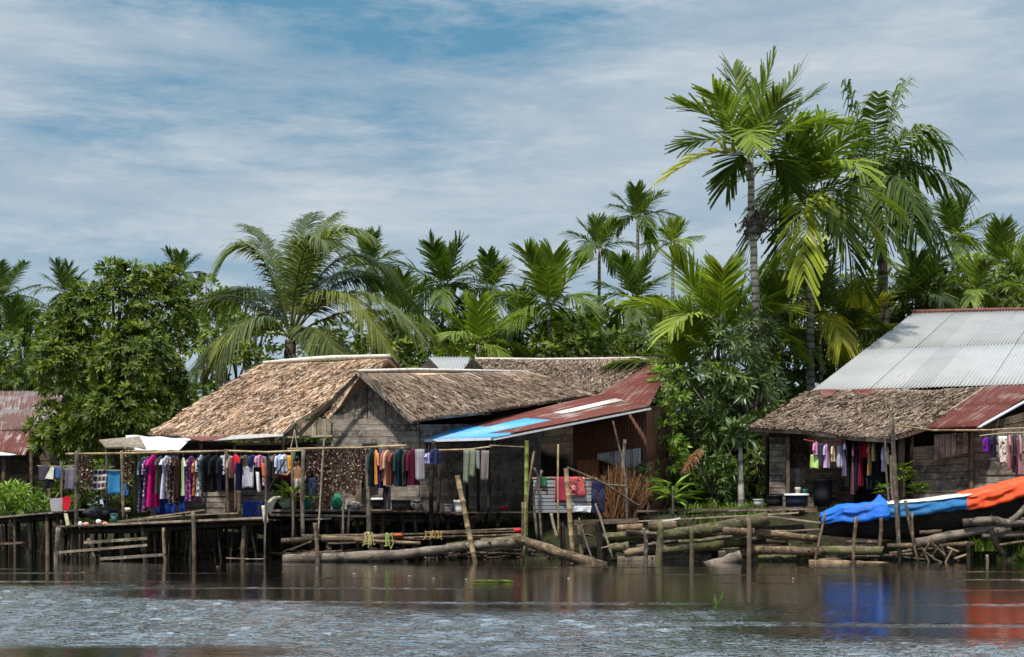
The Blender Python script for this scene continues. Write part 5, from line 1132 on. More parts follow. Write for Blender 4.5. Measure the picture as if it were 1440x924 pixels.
def tarpm(name, c):
    t = NT(name); n = t.noise(t.objc(), 7, 5, .6, .8); t.bsdf(t.mix(t.ramp(t.noise(t.objc(), 2.6, 6, .7, .6), [(.5, 0), (.75, .45)]), t.ramp(n, [(.3, [x * .7 for x in c]), (.7, [min(1, x * 1.15) for x in c])]), [x * .45 + .16 for x in c]), .58, t.noise(t.objc(), 12, 4, .6, .5), .6, .03, spec=.3); return t.m
cover('bright blue crumpled tarp over the boat bow', 1153, 1243, lambda x: .05, lambda x: lerp(.22, .40, min(1, (x - 1153) / 40)), tarpm('blue_tarp', (.012, .14, .62)), wr=.055, bunch=.16)
cover('duller blue tarp along the middle of the boat', 1236, 1352, lambda x: .03, lambda x: .34, tarpm('blue_tarp_dull', (.02, .17, .42)), wr=.035)
cover('vivid orange tarp over the stern at the right edge', 1348, 1575, lambda x: .08, lambda x: lerp(.36, .46, (x - 1348) / 220), tarpm('orange_tarp', (.78, .085, .014)), wr=.055)
cover('white torn sheet laid along the top of the duller blue tarp', 1240, 1356, lambda x: .05, lambda x: .015, tarpm('white_torn', (.66, .62, .56)), name='white_cover', wr=.02)

# ------------------------------------------------------------------ the boy beside the hammock
def person():
    Y = 36.2; k = Y / F; root = empty('person', (XX(418, Y), Y, 1.2), 'shirtless boy reaching left to the maroon hammock, seen between two poles', 'person')
    hx = XX(419, Y); z0 = 1.2; Ht = ZZ(643, Y) - z0; s = Ht / 1.5
    J = {'pel': (0, 0, .78), 'wa': (.0, 0, .92), 'ch': (-.01, 0, 1.10), 'nk': (-.015, -.01, 1.255), 'hd': (-.03, -.03, 1.33), 'hd2': (-.035, -.035, 1.42),
         'ls': (-.15, -.01, 1.19), 'le': (-.29, -.10, 1.00), 'lw': (-.47, -.20, 1.03), 'lp': (-.53, -.23, 1.045),
         'rs': (.14, .0, 1.19), 're': (.20, .03, .97), 'rw': (.17, -.10, .80), 'rp': (.165, -.13, .745),
         'lh': (-.08, 0, .74), 'lk': (-.09, -.03, .42), 'la': (-.09, .01, .07), 'lt': (-.10, -.12, .03), 'rh': (.08, 0, .74), 'rk': (.10, -.02, .42), 'ra': (.10, .03, .07), 'rt': (.12, -.10, .03)}
    Rd = {'pel': .105, 'wa': .098, 'ch': .118, 'nk': .05, 'hd': .075, 'hd2': .088, 'ls': .052, 'le': .038, 'lw': .028, 'lp': .033, 'rs': .052, 're': .038, 'rw': .028, 'rp': .033, 'lh': .085, 'lk': .058, 'la': .036, 'lt': .03, 'rh': .085, 'rk': .058, 'ra': .036, 'rt': .03}
    E = [('pel', 'wa'), ('wa', 'ch'), ('ch', 'nk'), ('nk', 'hd'), ('hd', 'hd2'), ('ch', 'ls'), ('ls', 'le'), ('le', 'lw'), ('lw', 'lp'), ('ch', 'rs'), ('rs', 're'), ('re', 'rw'), ('rw', 'rp'), ('pel', 'lh'), ('lh', 'lk'), ('lk', 'la'), ('la', 'lt'), ('pel', 'rh'), ('rh', 'rk'), ('rk', 'ra'), ('ra', 'rt')]
    for h, dx, dz in (('l', -1, 0), ('r', 0, -1)):
        for q in range(5):
            nm = h + 'f%d' % q; b = J[h + 'p']; o = (q - 2) * .014
            if h == 'l': m, e = (b[0] - .035 - .004 * (2 - abs(q - 2)), b[1] - .005 + (-.03 if q == 0 else 0), b[2] - o), (b[0] - .062, b[1] - .03 + (-.01 if q == 0 else 0), b[2] - o * 1.1 - .012)
            else: m, e = (b[0] + o, b[1] + (-.03 if q == 0 else 0), b[2] - .035 - .004 * (2 - abs(q - 2))), (b[0] + o, b[1] - .015, b[2] - .066)
            J[nm] = m; J[nm + 'e'] = e; Rd[nm] = .0095; Rd[nm + 'e'] = .0075; E += [(h + 'p', nm), (nm, nm + 'e')]
    ks = list(J); me = bpy.data.meshes.new('body'); me.from_pydata([tuple(c * s for c in J[q]) for q in ks], [(ks.index(a), ks.index(b)) for a, b in E], [])
    o = bpy.data.objects.new('body', me); COL.objects.link(o); o.parent = root; o.location = (hx - root.location.x, 0, 0)
    m = o.modifiers.new('skin', 'SKIN')
    sv = me.skin_vertices if me.skin_vertices else None
    if not sv:
        bpy.context.view_layer.objects.active = o; bpy.ops.object.modifier_remove(modifier='skin'); bpy.ops.object.modifier_add(type='SKIN'); sv = me.skin_vertices
    for i, q in enumerate(ks): sv[0].data[i].radius = (Rd[q] * s * (1.12 if q in ('ch', 'wa', 'pel') else 1), Rd[q] * s * (.72 if q in ('ch', 'wa', 'pel') else 1))
    sv[0].data[0].use_root = True
    o.modifiers.new('sub', 'SUBSURF').levels = 2; o.modifiers['sub'].render_levels = 2
    me.materials.append(plain('tan_skin', (.36, .17, .095), .5, nz=.06))
    B = V((hx, Y, z0)); Q = lambda n, d=(0, 0, 0): B + V(J[n]) * s + V(d)
    mb = MB(); c = Q('hd2', (0, .012, .018)); mb.ball(c, .092 * s, .098 * s, .10 * s, 14, 9, .03); mb.build('hair', plain('black_hair', (.012, .010, .009), .6), root, smooth=True)
    fc = MB(); hc = Q('hd', (0, 0, .03)); d = V((-.62, -.78, 0)); sdv = V((.78, -.62, 0))
    fc.ball(hc + d * .08 * s, .014, .014, .022, 6, 5)
    for sg in (-1, 1): fc.ball(hc + sdv * sg * .082 * s + V((0, .01, 0)), .014, .018, .028, 6, 5)
    fc.build('nose_and_ears', plain('tan_skin', (.36, .17, .095), .5), root, smooth=True)
    fc = MB()
    for sg in (-1, 1): fc.ball(hc + d * .07 * s + sdv * sg * .03 * s + V((0, 0, .02)), .010, .010, .008, 6, 5)
    fc.ball(hc + d * .066 * s - V((0, 0, .035)), .02, .02, .006, 6, 5); fc.build('eyes_and_mouth', plain('dark_eye', (.03, .015, .012), .4), root, smooth=True)
    sh = MB(); hull_ring(sh, (B.x, Y), 0, [(z0 + t * s, 0, a * s, b * s) for t, a, b in ((.90, .125, .092), (.82, .15, .105), (.72, .17, .115), (.66, .172, .115))], rip=.04)
    for sg in (-1, 1): hull_ring(sh, (B.x, Y), 0, [(z0 + t * s, sg * .09 * s, a * s, a * 1.0 * s) for t, a in ((.72, .09), (.6, .092), (.5, .094))], n=12, rip=.06)
    sh.build('shorts', cloth((.40, .36, .30), 'stripe', (.12, .11, .12)), root, smooth=True)
person()
# ------------------------------------------------------------------ vegetation
PALM = leaf('palm_leaf', [(.08, .122, .018), (.12, .16, .024), (.09, .13, .02)], var=(.7, 1.3), trans=.32, gloss=.48, spec=.25)
COCO = leaf('coconut_leaf', [(.10, .13, .042), (.125, .15, .05), (.09, .12, .036)], var=(.7, 1.3), trans=.34, gloss=.5, spec=.22)
BROAD = leaf('broad_leaf', [(.075, .112, .012), (.12, .158, .018), (.058, .09, .012)], var=(.6, 1.4), trans=.28, gloss=.55, spec=.3)
MANGO = leaf('mango_leaf', [(.04, .07, .02), (.062, .095, .026), (.046, .08, .02)], var=(.6, 1.5), trans=.15, gloss=.33)
VINE = leaf('vine_leaf', [(.07, .13, .02), (.10, .16, .025), (.05, .10, .016)], var=(.6, 1.35), trans=.3)
GRASSM = leaf('grass_blade', [(.08, .15, .02), (.13, .19, .035), (.06, .11, .018)], var=(.6, 1.35), trans=.3)
DEAD = thatch_mat('dead_frond', [(.09, .05, .025), (.24, .11, .04), (.15, .08, .04)])
FLOW = plain('white_petal', (.75, .74, .60), .6)
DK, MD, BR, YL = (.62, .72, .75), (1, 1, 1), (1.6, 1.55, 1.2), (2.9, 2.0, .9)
TG = 'palms behind the houses'
def gpt(px, Y): return V((XX(px, Y), Y, gz(XX(px, Y), Y) - .1))
def palm_root(name, label, px, Y, group=TG, cat='palm'): g = gpt(px, Y); return empty(name, g, label, cat, group)
def keyed(name, label, base, Y, groundpx, fr, trpts, r, n, L, w, mat, bark, droop, trunc, segs, vee=.3, ragged=0.0, rr=.022, fruit=None, shaft=True, fwd=.55, shag=0):
    root = palm_root(name, label, groundpx, Y); mb = MB(); b = P(*base, Y)
    for (mx, my, md, tx, ty, td, tn) in fr:
        frond(mb, b + V((u(-.04, .04), u(-.04, .04), u(-.1, .1))), P(mx, my, Y + md), P(tx, ty, Y + td), n, L, w, tn, droop=droop, trunc=trunc, segs=segs, vee=vee, ragged=ragged, rr=rr, fwd=fwd, blunt=0 if mat is COCO else .7)
    mb.build('crown', mat, root); k = Y / F
    trunk([gpt(groundpx, Y)] + [P(x, y, Y) for x, y in trpts] + [b], r * k * 1.15, r * k * .8, bark, root)
    if shaft: pole_mb([P(base[0] + (trpts[-1][0] - base[0]) * .12, base[1] + 34, Y), b + V((0, 0, .1))], r * k * 1.02, r * k * .6, bend=0).build('crownshaft', plain('crownshaft_green', (.075, .10, .03), .5), root, smooth=True)
    if fruit:
        fm = MB(); c = P(*fruit, Y)
        for _ in range(90):
            d = rdir(); q = c + V((d.x * .62, d.y * .62, d.z * .55 - .1)) * u(.3, 1); fm.tube([c + V((0, 0, .35)), (c + q) / 2 + V((0, 0, .1)), q], .008, 3, cap=False)
            for _k in range(2): fm.ball(q + rdir() * .05, .03, .03, .04, 5, 4)
        fm.build('fruit_bunch', plain('purple_brown_fruit', (.06, .035, .04), .7), root)
    if shag:
        fm = MB(); fm.cur = (1, 1, 1)
        for _ in range(shag):
            a = u(0, 6.28); p = b + V((0, 0, -u(.2, 1.9))); q = p + V((math.cos(a) * u(.25, .8), math.sin(a) * u(.25, .8), -u(.1, 1.1))); fm.tube([p, (p + q) / 2 + V((math.cos(a), math.sin(a), 0)) * .15, q], .02, 3, cap=False)
        fm.build('dead_sheaths', plain('dead_sheath', (.07, .05, .038), .9), root)
    return root
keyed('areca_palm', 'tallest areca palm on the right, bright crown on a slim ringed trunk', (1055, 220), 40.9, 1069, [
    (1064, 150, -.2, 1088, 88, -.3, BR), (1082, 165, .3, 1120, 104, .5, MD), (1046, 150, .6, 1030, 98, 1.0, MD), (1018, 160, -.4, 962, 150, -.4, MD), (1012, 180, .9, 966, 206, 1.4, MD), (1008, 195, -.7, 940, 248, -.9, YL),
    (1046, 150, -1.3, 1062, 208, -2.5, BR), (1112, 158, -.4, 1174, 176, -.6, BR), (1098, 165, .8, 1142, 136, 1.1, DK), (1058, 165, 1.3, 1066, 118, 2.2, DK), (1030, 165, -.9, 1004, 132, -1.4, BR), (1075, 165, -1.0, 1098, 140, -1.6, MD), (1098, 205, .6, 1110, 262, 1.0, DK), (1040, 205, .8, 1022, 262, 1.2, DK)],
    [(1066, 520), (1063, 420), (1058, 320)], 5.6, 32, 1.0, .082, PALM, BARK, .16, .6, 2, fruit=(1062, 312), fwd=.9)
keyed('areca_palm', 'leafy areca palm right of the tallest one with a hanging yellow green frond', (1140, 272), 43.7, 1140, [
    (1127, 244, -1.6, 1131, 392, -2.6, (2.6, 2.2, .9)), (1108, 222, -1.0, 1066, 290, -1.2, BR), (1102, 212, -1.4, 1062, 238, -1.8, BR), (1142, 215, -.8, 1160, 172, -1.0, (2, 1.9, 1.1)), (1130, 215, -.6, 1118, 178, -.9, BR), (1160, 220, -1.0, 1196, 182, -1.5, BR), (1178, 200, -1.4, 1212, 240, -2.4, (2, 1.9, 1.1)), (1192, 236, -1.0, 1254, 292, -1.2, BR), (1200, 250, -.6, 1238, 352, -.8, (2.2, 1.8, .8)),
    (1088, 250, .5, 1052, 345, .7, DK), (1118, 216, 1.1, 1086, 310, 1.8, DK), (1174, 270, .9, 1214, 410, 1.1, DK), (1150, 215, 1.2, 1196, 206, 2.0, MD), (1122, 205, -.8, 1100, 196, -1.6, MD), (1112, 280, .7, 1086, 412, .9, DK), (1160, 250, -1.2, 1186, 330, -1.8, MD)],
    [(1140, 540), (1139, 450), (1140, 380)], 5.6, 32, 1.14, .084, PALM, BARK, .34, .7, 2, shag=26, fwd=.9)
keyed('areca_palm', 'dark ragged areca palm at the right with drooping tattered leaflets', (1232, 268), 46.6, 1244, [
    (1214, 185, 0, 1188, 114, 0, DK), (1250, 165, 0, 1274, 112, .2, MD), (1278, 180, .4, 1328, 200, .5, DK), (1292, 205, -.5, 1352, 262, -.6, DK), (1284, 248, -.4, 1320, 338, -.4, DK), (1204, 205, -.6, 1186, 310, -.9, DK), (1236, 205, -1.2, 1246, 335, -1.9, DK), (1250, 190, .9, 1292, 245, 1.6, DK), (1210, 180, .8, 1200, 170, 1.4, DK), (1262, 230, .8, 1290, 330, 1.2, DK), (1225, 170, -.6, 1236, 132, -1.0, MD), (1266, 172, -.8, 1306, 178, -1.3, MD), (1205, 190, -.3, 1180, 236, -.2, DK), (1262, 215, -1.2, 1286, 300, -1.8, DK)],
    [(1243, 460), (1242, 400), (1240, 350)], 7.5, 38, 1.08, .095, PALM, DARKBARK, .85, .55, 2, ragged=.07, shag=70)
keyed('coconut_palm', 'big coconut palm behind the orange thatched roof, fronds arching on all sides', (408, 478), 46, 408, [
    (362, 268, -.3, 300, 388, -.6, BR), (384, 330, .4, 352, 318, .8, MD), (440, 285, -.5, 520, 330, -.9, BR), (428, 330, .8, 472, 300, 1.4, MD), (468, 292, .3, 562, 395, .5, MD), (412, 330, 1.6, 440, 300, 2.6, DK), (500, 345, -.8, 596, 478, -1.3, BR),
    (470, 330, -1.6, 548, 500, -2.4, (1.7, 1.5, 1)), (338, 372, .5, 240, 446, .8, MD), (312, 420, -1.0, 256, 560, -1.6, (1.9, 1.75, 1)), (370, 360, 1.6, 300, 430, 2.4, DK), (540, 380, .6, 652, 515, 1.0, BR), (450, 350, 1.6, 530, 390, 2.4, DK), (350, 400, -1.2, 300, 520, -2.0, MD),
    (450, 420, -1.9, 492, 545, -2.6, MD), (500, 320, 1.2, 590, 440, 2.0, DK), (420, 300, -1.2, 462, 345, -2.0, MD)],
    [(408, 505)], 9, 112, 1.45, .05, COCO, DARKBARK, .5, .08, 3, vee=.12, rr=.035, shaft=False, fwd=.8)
# other palms: px, py of the crown's heart, distance, frond length in pixels, style, tints, fronds, trunk bottom px, label
PL = [
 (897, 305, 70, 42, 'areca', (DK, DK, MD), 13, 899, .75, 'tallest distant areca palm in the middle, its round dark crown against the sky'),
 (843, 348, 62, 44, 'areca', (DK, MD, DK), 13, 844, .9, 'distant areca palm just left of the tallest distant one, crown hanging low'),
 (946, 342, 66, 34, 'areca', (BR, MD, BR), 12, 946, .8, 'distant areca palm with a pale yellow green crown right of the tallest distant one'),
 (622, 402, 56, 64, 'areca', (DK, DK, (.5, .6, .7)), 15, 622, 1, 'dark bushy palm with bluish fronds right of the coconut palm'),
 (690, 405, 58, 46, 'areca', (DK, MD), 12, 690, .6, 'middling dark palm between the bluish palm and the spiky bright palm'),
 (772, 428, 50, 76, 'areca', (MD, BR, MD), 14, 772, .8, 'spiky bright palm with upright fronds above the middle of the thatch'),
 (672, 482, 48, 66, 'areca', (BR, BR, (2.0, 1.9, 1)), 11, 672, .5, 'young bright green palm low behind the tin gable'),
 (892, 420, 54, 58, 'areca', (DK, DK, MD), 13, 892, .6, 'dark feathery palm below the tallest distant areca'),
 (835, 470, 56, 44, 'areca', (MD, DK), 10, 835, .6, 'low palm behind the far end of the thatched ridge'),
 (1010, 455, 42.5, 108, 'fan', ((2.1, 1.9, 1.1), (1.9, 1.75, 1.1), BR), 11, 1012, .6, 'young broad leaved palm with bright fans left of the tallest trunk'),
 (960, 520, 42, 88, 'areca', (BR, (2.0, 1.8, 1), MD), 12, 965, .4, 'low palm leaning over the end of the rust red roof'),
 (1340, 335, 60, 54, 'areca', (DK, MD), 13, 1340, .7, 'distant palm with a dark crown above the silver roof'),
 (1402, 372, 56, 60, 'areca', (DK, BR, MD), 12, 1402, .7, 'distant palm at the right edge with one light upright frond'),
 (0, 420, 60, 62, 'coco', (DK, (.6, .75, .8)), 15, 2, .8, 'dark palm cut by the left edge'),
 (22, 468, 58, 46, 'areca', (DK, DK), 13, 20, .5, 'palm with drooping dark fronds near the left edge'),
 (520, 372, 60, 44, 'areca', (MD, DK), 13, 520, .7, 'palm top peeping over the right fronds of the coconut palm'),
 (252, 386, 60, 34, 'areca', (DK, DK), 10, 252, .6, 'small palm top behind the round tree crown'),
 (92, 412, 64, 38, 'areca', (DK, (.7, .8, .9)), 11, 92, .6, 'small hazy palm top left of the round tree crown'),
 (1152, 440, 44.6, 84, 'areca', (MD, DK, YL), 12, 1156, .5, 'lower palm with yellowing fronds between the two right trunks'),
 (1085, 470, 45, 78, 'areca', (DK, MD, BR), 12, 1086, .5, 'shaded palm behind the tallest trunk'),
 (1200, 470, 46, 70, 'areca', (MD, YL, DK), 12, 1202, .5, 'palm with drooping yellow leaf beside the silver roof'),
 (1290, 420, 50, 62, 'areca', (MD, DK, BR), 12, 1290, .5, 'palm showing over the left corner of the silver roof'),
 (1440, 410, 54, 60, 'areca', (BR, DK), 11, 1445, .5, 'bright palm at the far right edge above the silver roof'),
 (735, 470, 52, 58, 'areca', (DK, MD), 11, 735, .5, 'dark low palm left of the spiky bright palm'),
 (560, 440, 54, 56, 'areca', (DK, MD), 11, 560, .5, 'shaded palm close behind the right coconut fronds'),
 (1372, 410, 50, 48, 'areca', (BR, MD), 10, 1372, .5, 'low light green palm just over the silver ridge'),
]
for px, py, Y, fl, sty, tn, nf, gx, low, lb in PL:
    root = palm_root('coconut_palm' if sty == 'coco' else 'palm', lb, gx, Y); mb = MB(); k = Y / F; b = P(px, py, Y); l = fl * k * 1.12
    if sty == 'areca': palm_crown(mb, b, nf, l, 'areca', tn, up=1.5, n=30, L=l * .52, w=.03 * l + .012, droop=.3, low=-low * .8, ragged=.04)
    elif sty == 'fan': palm_crown(mb, b, nf, l, 'areca', tn, up=1.05, n=30, L=l * .5, w=.036 * l, droop=.16, low=-.1)
    else: palm_crown(mb, b, nf, l, 'coco', tn, up=1.2, n=44, L=l * .34, w=.045, droop=.4, low=-.5, fwd=.7)
    mb.build('crown', PALM if sty != 'coco' else COCO, root)
    trunk([gpt(gx, Y), P((px + gx) / 2 + u(-1, 1), (py + 640) / 2, Y), b], 2.9 * k + .02, 2.1 * k, BARK if Y > 40 and sty == 'areca' else DARKBARK, root, n=7, sub=4)

def broad_tree(name, label, trunkpx, Y, lobes, dens, nl, l, w, mat, tints, cat='tree', group='trees behind the houses', flowers=0, droop=0.0, tr=.16, up=.35, fill=.35):
    root = palm_root(name, label, trunkpx, Y, group, cat); mb = MB(); LB = []
    for px, py, dY, rx, rz in lobes: k = (Y + dY) / F; LB.append((P(px, py, Y + dY), rx * k, (rx + rz) * .42 * k, rz * k))
    crown_lobes(mb, LB, dens, nl, l, w, tints, droop, up, fill); mb.build('crown', mat, root)
    g = gpt(trunkpx, Y); tm = MB(); c0 = sum((c for c, *_ in LB), V()) / len(LB); fork = V((g.x, g.y, lerp(g.z, c0.z, .45)))
    tm.tube([g, (g + fork) / 2 + V((u(-.1, .1), 0, 0)), fork], [tr * 1.3, tr, tr * .8], 8, .06)
    for c, rx, ry, rz in LB:
        q = c + V((u(-.3, .3) * rx, u(-.3, .3) * ry, .3 * rz)); mid = fork.lerp(q, .5) + V((u(-.2, .2), u(-.2, .2), .12)); tm.tube([fork, mid, q], [tr * .55, tr * .35, tr * .12], 6, .06)
        for _ in range(3): e = mid.lerp(c, .6) + V((u(-.8, .8) * rx, u(-.8, .8) * ry, u(-.5, .8) * rz)); tm.tube([mid, e], [tr * .25, tr * .06], 5)
    tm.build('trunk', DARKBARK, root, smooth=True)
    if flowers:
        fm = MB()
        for _ in range(flowers):
            c, rx, ry, rz = LB[int(R.random() * len(LB))]; d = rdir(-.5); d.y = -abs(d.y); p = c + V((d.x * rx, d.y * ry, d.z * rz)) * 1.05; ax = (d + V((0, -.3, .5))).normalized(); rosette(fm, p + ax * .05, ax, 5, .062, .045, spread=.6)
        fm.build('blossoms', FLOW, root)
    return root
broad_tree('broadleaf_tree', 'large round dense tree with small white blossoms left of the orange thatched roof', 165, 43, [(150, 442, .3, 62, 46), (95, 515, 0, 46, 54), (190, 515, -.6, 62, 58), (165, 585, -1.2, 60, 44), (226, 450, .5, 44, 44), (196, 398, .6, 44, 26), (78, 605, -.4, 36, 40), (232, 552, -.2, 32, 46), (76, 470, .6, 26, 32), (158, 384, .3, 22, 16), (120, 610, -1.0, 50, 36), (240, 398, .5, 22, 22), (110, 440, .2, 26, 30)],
    200, 9, .27, .082, BROAD, (MD, BR, MD, DK), flowers=22, tr=.2, fill=.36)
broad_tree('mango_tree', 'dark tree with drooping narrow leaves between the two house groups', 1045, 40.5, [(1030, 505, 0, 48, 44), (1045, 570, -.6, 52, 46), (985, 560, -.3, 42, 46), (1062, 480, .3, 32, 36), (1010, 620, -.3, 52, 40), (1072, 545, -.2, 32, 36), (965, 620, .2, 40, 44)], 95, 8, .36, .075, MANGO, (MD, (1.6, 1.5, 1.2), MD), droop=.55, tr=.13, up=-.1)
for i, (lb, x, y, Y, rx, rz, tn) in enumerate((
 ('leafy vine covered bush against the right end of the rusty shed', 925, 600, 38.6, 32, 62, ((2, 1.85, 1), BR)), ('bright climbing bush over the corner of the rust red roof', 938, 545, 39.4, 26, 36, (BR, (2, 1.9, 1))), ('yellow green bush low beside the brown dry bush', 915, 680, 36.9, 26, 28, (BR, MD)),
 ('shaded undergrowth bush behind the bare white trunk', 1005, 670, 38.6, 46, 40, (DK, MD)), ('green bush at the left corner of the right house', 1074, 660, 38.8, 22, 46, (MD, BR)), ('dark bush behind the left corner of the right house', 1062, 600, 43.6, 40, 60, (DK, MD)))):
    broad_tree('bush', lb, x, Y, [(x, y, 0, rx, rz), (x + rx * .5, y + rz * .5, -.2, rx * .7, rz * .6), (x - rx * .4, y - rz * .4, .2, rx * .6, rz * .6)], 70, 7, .22, .07, VINE, tn, cat='bush', group='bushes along the bank', tr=.05)
FT = [(-110, 540, 48, 90, 90), (-240, 560, 52, 90, 80), (1580, 520, 44, 70, 110), (1720, 540, 48, 90, 100), (95, 500, 52, 60, 56), (185, 515, 52, 48, 46), (150, 590, 50, 80, 56), (270, 575, 50, 44, 40), (470, 490, 52, 70, 46), (540, 500, 53, 60, 40), (610, 490, 55, 56, 46), (700, 492, 51, 60, 36), (790, 488, 49, 66, 40), (860, 492, 50, 60, 34), (930, 470, 52, 52, 52), (560, 465, 60, 50, 34), (655, 470, 62, 60, 36), (800, 462, 64, 60, 36), (930, 455, 62, 52, 44), (1000, 430, 58, 50, 44), (1100, 430, 50, 56, 80), (1180, 440, 50, 60, 70), (1130, 540, 46, 70, 60), (1235, 430, 52, 52, 60), (1300, 420, 50, 50, 46), (1370, 405, 58, 60, 44), (1430, 410, 52, 50, 40), (1310, 390, 60, 40, 34), (320, 480, 54, 60, 56), (290, 420, 60, 40, 36), (15, 520, 50, 40, 62), (40, 455, 62, 46, 36), (1010, 560, 44, 60, 60), (360, 440, 62, 46, 40)]
FL = ['tree beyond the far house on the left', 'tree farther left along the bank past the far house', 'tree past the right gable of the silver roofed house', 'tree farther right along the bank past the silver roofed house', 'tree behind the left half of the round dense tree', 'tree behind the right half of the round dense tree', 'low tree close behind the round dense tree', 'low tree behind the left end of the orange thatch', 'bushy tree close behind the left coconut fronds', 'rounded tree behind the right end of the orange thatch', 'dense tree behind the tin gable', 'low tree over the near thatched ridge', 'leafy bright tree over the middle of the thatched ridge', 'low tree over the right end of the thatched ridge', 'tree behind the top of the rust red roof', 'farther tree behind the shaded palm near the coconut', 'farther tree between the bluish palm and the dark low palm', 'farther tree behind the spiky bright palm', 'farther tree under the pale crowned areca', 'tree left of the tallest trunk', 'tree filling the gap behind the two right trunks', 'tree behind the hanging yellow green frond', 'shaded tree behind the left slope of the silver roof', 'tree behind the dark ragged areca trunk', 'tree over the left corner of the silver ridge', 'far tree over the middle of the silver ridge', 'tree over the right end of the silver ridge', 'light tree under the distant dark crowned palm', 'tree between the round tree and the coconut palm', 'small far tree behind the round tree', 'dark tree behind the rusty roof at the left edge', 'hazy far tree between the left palms', 'shaded tree behind the drooping dark tree', 'far tree behind the arching left coconut frond']
for (x, y, Y, rx, rz), lb in zip(FT, FL):
    tn = R.choice([(MD, DK), (BR, MD), (MD, BR, DK), (DK, MD, MD)])
    broad_tree('tree', lb, x, Y, [(x, y, 0, rx * .7, rz * .8), (x - rx * .5, y + rz * .25, .4, rx * .55, rz * .6), (x + rx * .5, y + rz * .2, -.4, rx * .55, rz * .65), (x + rx * u(-.3, .3), y + rz * .8, -.2, rx * .8, rz * .7), (x + rx * u(-.4, .4), y - rz * .45, .3, rx * .35, rz * .4)], 44, 7, .38, .12, BROAD, tn, tr=.14)
# the far wood closing the horizon, one mass
mb = MB()
for k in range(330):
    x = -70 + 140 * (k + R.random()) / 330; Y = u(82, 115); top = 7.5 + 3.2 * math.sin(x * .31) * math.sin(x * .13 + 1) + u(-1, 1.6); c = V((x, Y, top * u(.35, .8)))
    for _ in range(26):
        d = rdir(-.3); p = c + V((d.x * 2.2, d.y * 1.6, d.z * top * .36)); kk = u(.5, 1.1); mb.cur = (kk, kk, kk * 1.1); rosette(mb, p, (d + V((0, 0, .4))).normalized(), 5, 1.0, .42)
tag(mb.build('far_woods', BROAD), 'far dark green wood closing the horizon behind the village', 'woods', kind='stuff')
# hedge mass of low growth behind the houses so no bare ground shows
mb = MB()
for k in range(520):
    x = u(-24, 24); Y = u(44.5, 50); z = u(.9, 3.4)
    if -9.5 < x < 5 and Y < 46.5: continue
    kk = u(.5, 1.2); mb.cur = (kk, kk, kk); 
    for _ in range(5): rosette(mb, V((x, Y, z)) + rdir() * .5, (rdir() + V((0, -.3, .8))).normalized(), 7, .5, .15)
tag(mb.build('undergrowth', BROAD), 'dense green undergrowth behind the houses', 'undergrowth', kind='stuff')
# small plants near the water
def plant(name, label, px, py, Y, n, l, w, mat, tints, hgt=.3, cat='plant', spread=1.0, stem=True, group=None):
    root = empty(name, P(px, py, Y), label, cat, group); mb = MB(); b = P(px, py, Y); t0 = b + V((0, 0, hgt))
    for k in range(n):
        a = k * 2.4; e = u(.1, .9); d = V((math.cos(a) * math.cos(e), math.sin(a) * math.cos(e) * .8, math.sin(e))); tn = tints[k % len(tints)]; q = u(.8, 1.2); mb.cur = tuple(c * q for c in tn)
        p = t0 + V((0, 0, u(-.5, .1) * hgt)); m = p + d * l * .5; leafq(mb, p + d * .1, (d + V((0, 0, -.25))).normalized(), V((-d.x * d.z, -d.y * d.z, 1)).normalized(), l * u(.8, 1.2), w)
    mb.build('leaves', mat, root)
    if stem: pole_mb([b, t0], .04, .03).build('stem', GREYLOG, root, smooth=True)
    return root
plant('papaya_seedling', 'small bright yellow green seedling with long leaves on the log wall', 946, 726, 35.4, 26, .62, .13, VINE, ((2.2, 2.0, 1.2), BR), hgt=.75)
plant('leafy_plant', 'yellow green leafy plant on the deck in front of the boy', 410, 722, 35.7, 44, .42, .12, VINE, ((2.6, 2.0, .6), BR, (2.2, 1.8, .7)), hgt=.55)
plant('leafy_plant', 'small leafy plant at the foot of the shell curtain', 442, 717, 36.2, 24, .34, .09, VINE, (BR, MD), hgt=.4)
plant('leafy_plant', 'leafy green plant at the foot of the tallest pole by the right house', 1271, 702, 36.4, 60, .26, .09, VINE, (BR, (2.2, 2, 1)), hgt=.75)
plant('leafy_plant', 'low green plant left of the grey plank wall on the right bank', 1292, 706, 36.2, 50, .26, .10, VINE, (BR, MD), hgt=.35, stem=False)
plant('leafy_plant', 'low green plant left of the tallest pole', 1245, 706, 36.3, 36, .26, .09, VINE, (BR, MD), hgt=.35, stem=False)
broad_tree('bush', 'light feathery green bush behind the walkway at the left edge', 22, 37.6, [(18, 702, 0, 34, 22), (48, 712, .3, 24, 16), (-20, 706, .2, 34, 24)], 150, 10, .34, .05, VINE, (BR, (2.2, 2.0, 1)), cat='bush', group='bushes along the bank', tr=.04)
broad_tree('bush', 'dark green bush beneath the white tarp canopy at the back of the left deck', 150, 39.2, [(140, 690, 0, 44, 34), (200, 690, .3, 30, 30), (90, 690, .2, 30, 34)], 80, 8, .26, .07, BROAD, (MD, DK), cat='bush', group='bushes along the bank', tr=.05)
rt = empty('bare_tree', gpt(1042, 38.0), 'slim bare white trunk topped by a small tuft at the corner of the right thatch', 'tree', 'trees behind the houses')
trunk([gpt(1042, 38.0), P(1042, 670, 38), P(1040, 620, 38)], .095, .06, trunk_mat('white_bark', (.44, .42, .37), (.16, .14, .12), 4), rt)
mb = MB()
for k in range(16): mb.cur = (1.5, 1.5, 1.4); rosette(mb, P(1040 + u(-13, 13), 608 + u(-11, 9), 37.8 + u(-.3, .2)), (rdir() + V((0, -.3, .5))).normalized(), 9, .46, .085)
mb.build('crown', MANGO, rt)
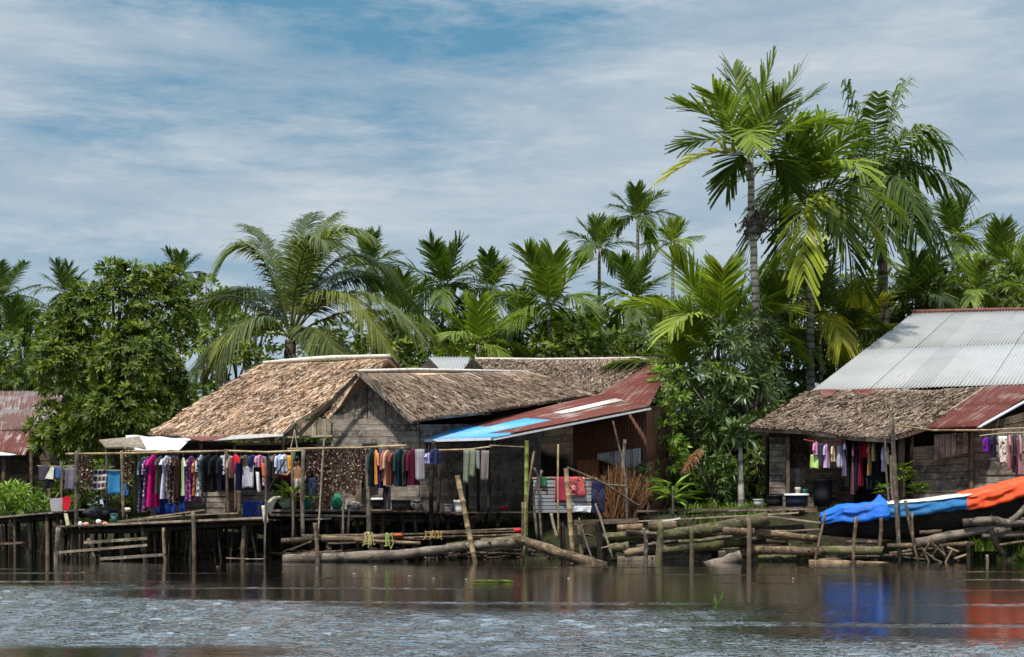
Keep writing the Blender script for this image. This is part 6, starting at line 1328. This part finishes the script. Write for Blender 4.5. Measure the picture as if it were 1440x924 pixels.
mb = MB(); mb.tube([P(1040, 640, 38), P(1034, 622, 37.8), P(1022, 645, 37.7)], .018, 5); mb.build('dead_branch', GREYLOG, rt)
bb = empty('dry_bush', gpt(868, 36.4), 'rust brown dry bush of dead fronds before the brown tin wall', 'bush', 'bushes along the bank'); mb = MB()
for k in range(620):
    a = u(-1, 1); p = P(868 + a * 20 + u(-8, 8), 728, 36.3 + u(-.4, .4)); q = p + V((a * .35 + u(-.25, .25), u(-.3, .3), u(.35, 1.45) * (1 - .3 * abs(a)))); m = (p + q) / 2 + V((u(-.1, .1), u(-.1, .1), .1)); wv = V((u(.005, .014), u(-.01, .01), 0)); m = m + V((a * .12, 0, .08)); e = q + V((u(-.2, .2), 0, -u(.05, .3)))
    i = mb.pts((p - wv, p + wv, m + wv, m - wv, q + wv * .6, q - wv * .6, e)); mb.face((i, i+1, i+2, i+3)); mb.face((i+3, i+2, i+4, i+5)); mb.face((i+5, i+4, i+6))
mb.build('fronds', DEAD, bb)
df = empty('dead_frond', P(975, 660, 38), 'orange brown dead frond hanging in the bushes between the houses', 'frond'); mb = MB()
frond(mb, P(988, 626, 38), P(978, 640, 37.6), P(962, 664, 37.4), 18, .28, .03, (1, 1, 1), droop=.6); mb.build('leaflets', DEAD, df)
def grass(name, label, spots, hmin, hmax, tint=(1, 1, 1)):
    mb = MB()
    for x, y, z, n, sp in spots:
        for _ in range(n):
            p = V((x + u(-sp, sp), y + u(-sp, sp) * .6, z)); a = u(0, 6.28); h = u(hmin, hmax); d = V((math.cos(a), math.sin(a), 0)); wv = V((-d.y, d.x, 0)) * u(.008, .016); kk = u(.7, 1.3); mb.cur = (tint[0]*kk, tint[1]*kk, tint[2]*kk)
            m = p + V((0, 0, h * .6)) + d * h * .12; e = p + V((0, 0, h * u(.7, 1))) + d * h * .5; i = mb.pts((p - wv, p + wv, m + wv, m - wv, e)); mb.face((i, i+1, i+2, i+3)); mb.face((i+3, i+2, i+4))
    return tag(mb.build(name, GRASSM), label, 'grass', kind='stuff')
sp_ = []
for _ in range(110):
    px = u(1372, 1500); Y = u(34.1, 35.2); x = XX(px, Y); sp_.append((x, Y, gz(x, Y) + .02, 10, .15))
for _ in range(22): px = u(1370, 1400); Y = u(33.9, 34.2); x = XX(px, Y); sp_.append((x, Y, max(.25, gz(x, Y)), 14, .1))
grass('bank_grass', 'tufts of light green grass on the right bank', sp_, .15, .42, (1.35, 1.25, 1))
sp_ = []
for _ in range(70): px = u(965, 1075); Y = u(36.2, 37.2); x = XX(px, Y); sp_.append((x, Y, gz(x, Y), 9, .15))
grass('verge_grass', 'strip of bright grass behind the log wall', sp_, .15, .40, (1.2, 1.15, 1))
sp_ = []
for _ in range(320): x = u(-14, 14); Y = bank(x) + u(1.1, 5); sp_.append((x, Y, gz(x, Y), 7, .25))
grass('weeds', 'scattered low weeds on the muddy bank', sp_, .08, .28, (.6, .65, .6))
wr = empty('water_weed', (XX(1010, 18.5), 18.5, 0), 'small green water weed sprouting from the open river', 'weed'); mb = MB()
for k in range(7):
    a = k * 2.4; p = V((XX(1010, 18.5) + u(-.02, .02), 18.5 + u(-.02, .02), -.05)); d = V((math.cos(a) * .5, math.sin(a) * .3, 1)).normalized(); leafq(mb, p, d, V((0, -1, .2)).normalized(), u(.12, .28), .03)
mb.build('leaves', GRASSM, wr)
mb = MB(); mb.cur = (2.2, 1.9, 1); y0 = 24.2
for k in range(6): leafq(mb, V((XX(660 + 8 * k, y0), y0 + u(-.05, .05), .03)), V((1, u(-.3, .3), .06)).normalized(), V((0, 0, 1)), .3, .08)
tag(mb.build('floating_leaf', VINE), 'yellow green leaf floating on the dark water below the slanting log', 'leaf')
# litter caught between stilts and logs
mb = MB()
for _ in range(420):
    px = u(80, 1360); Y = u(35.2, 36.4) if px < 840 else u(34.6, 36.0); x = XX(px, Y); z = max(.0, gz(x, Y)) + u(0, .25); a = u(0, 3.14); L = u(.1, .5); d = V((math.cos(a), math.sin(a) * .5, u(-.3, .4))) * L; kk = u(.4, 1.2); mb.beam((x, Y, z), V((x, Y, z)) + d, u(.015, .05), u(.01, .03))
tag(mb.build('debris', BROWNW), 'brown driftwood litter caught under the decks and between the logs', 'debris', kind='stuff')

for k in range(12):
    px, py = u(240, 1150), u(794, 818); Y = H * F / (py - HY); mb = MB(); mb.cur = (1, 1, 1); c_ = V((XX(px, Y), Y, .012)); mb.ball(c_, u(.015, .045), u(.02, .05), .010, 7, 5, .3)
    tag(mb.build('floating_scrap', plain('pale_scrap', (.36, .33, .28), .8) if k % 3 else TANLOG), 'one of the small pale scraps drifting on the dark water along the bank', 'scrap', 'scraps drifting on the river')
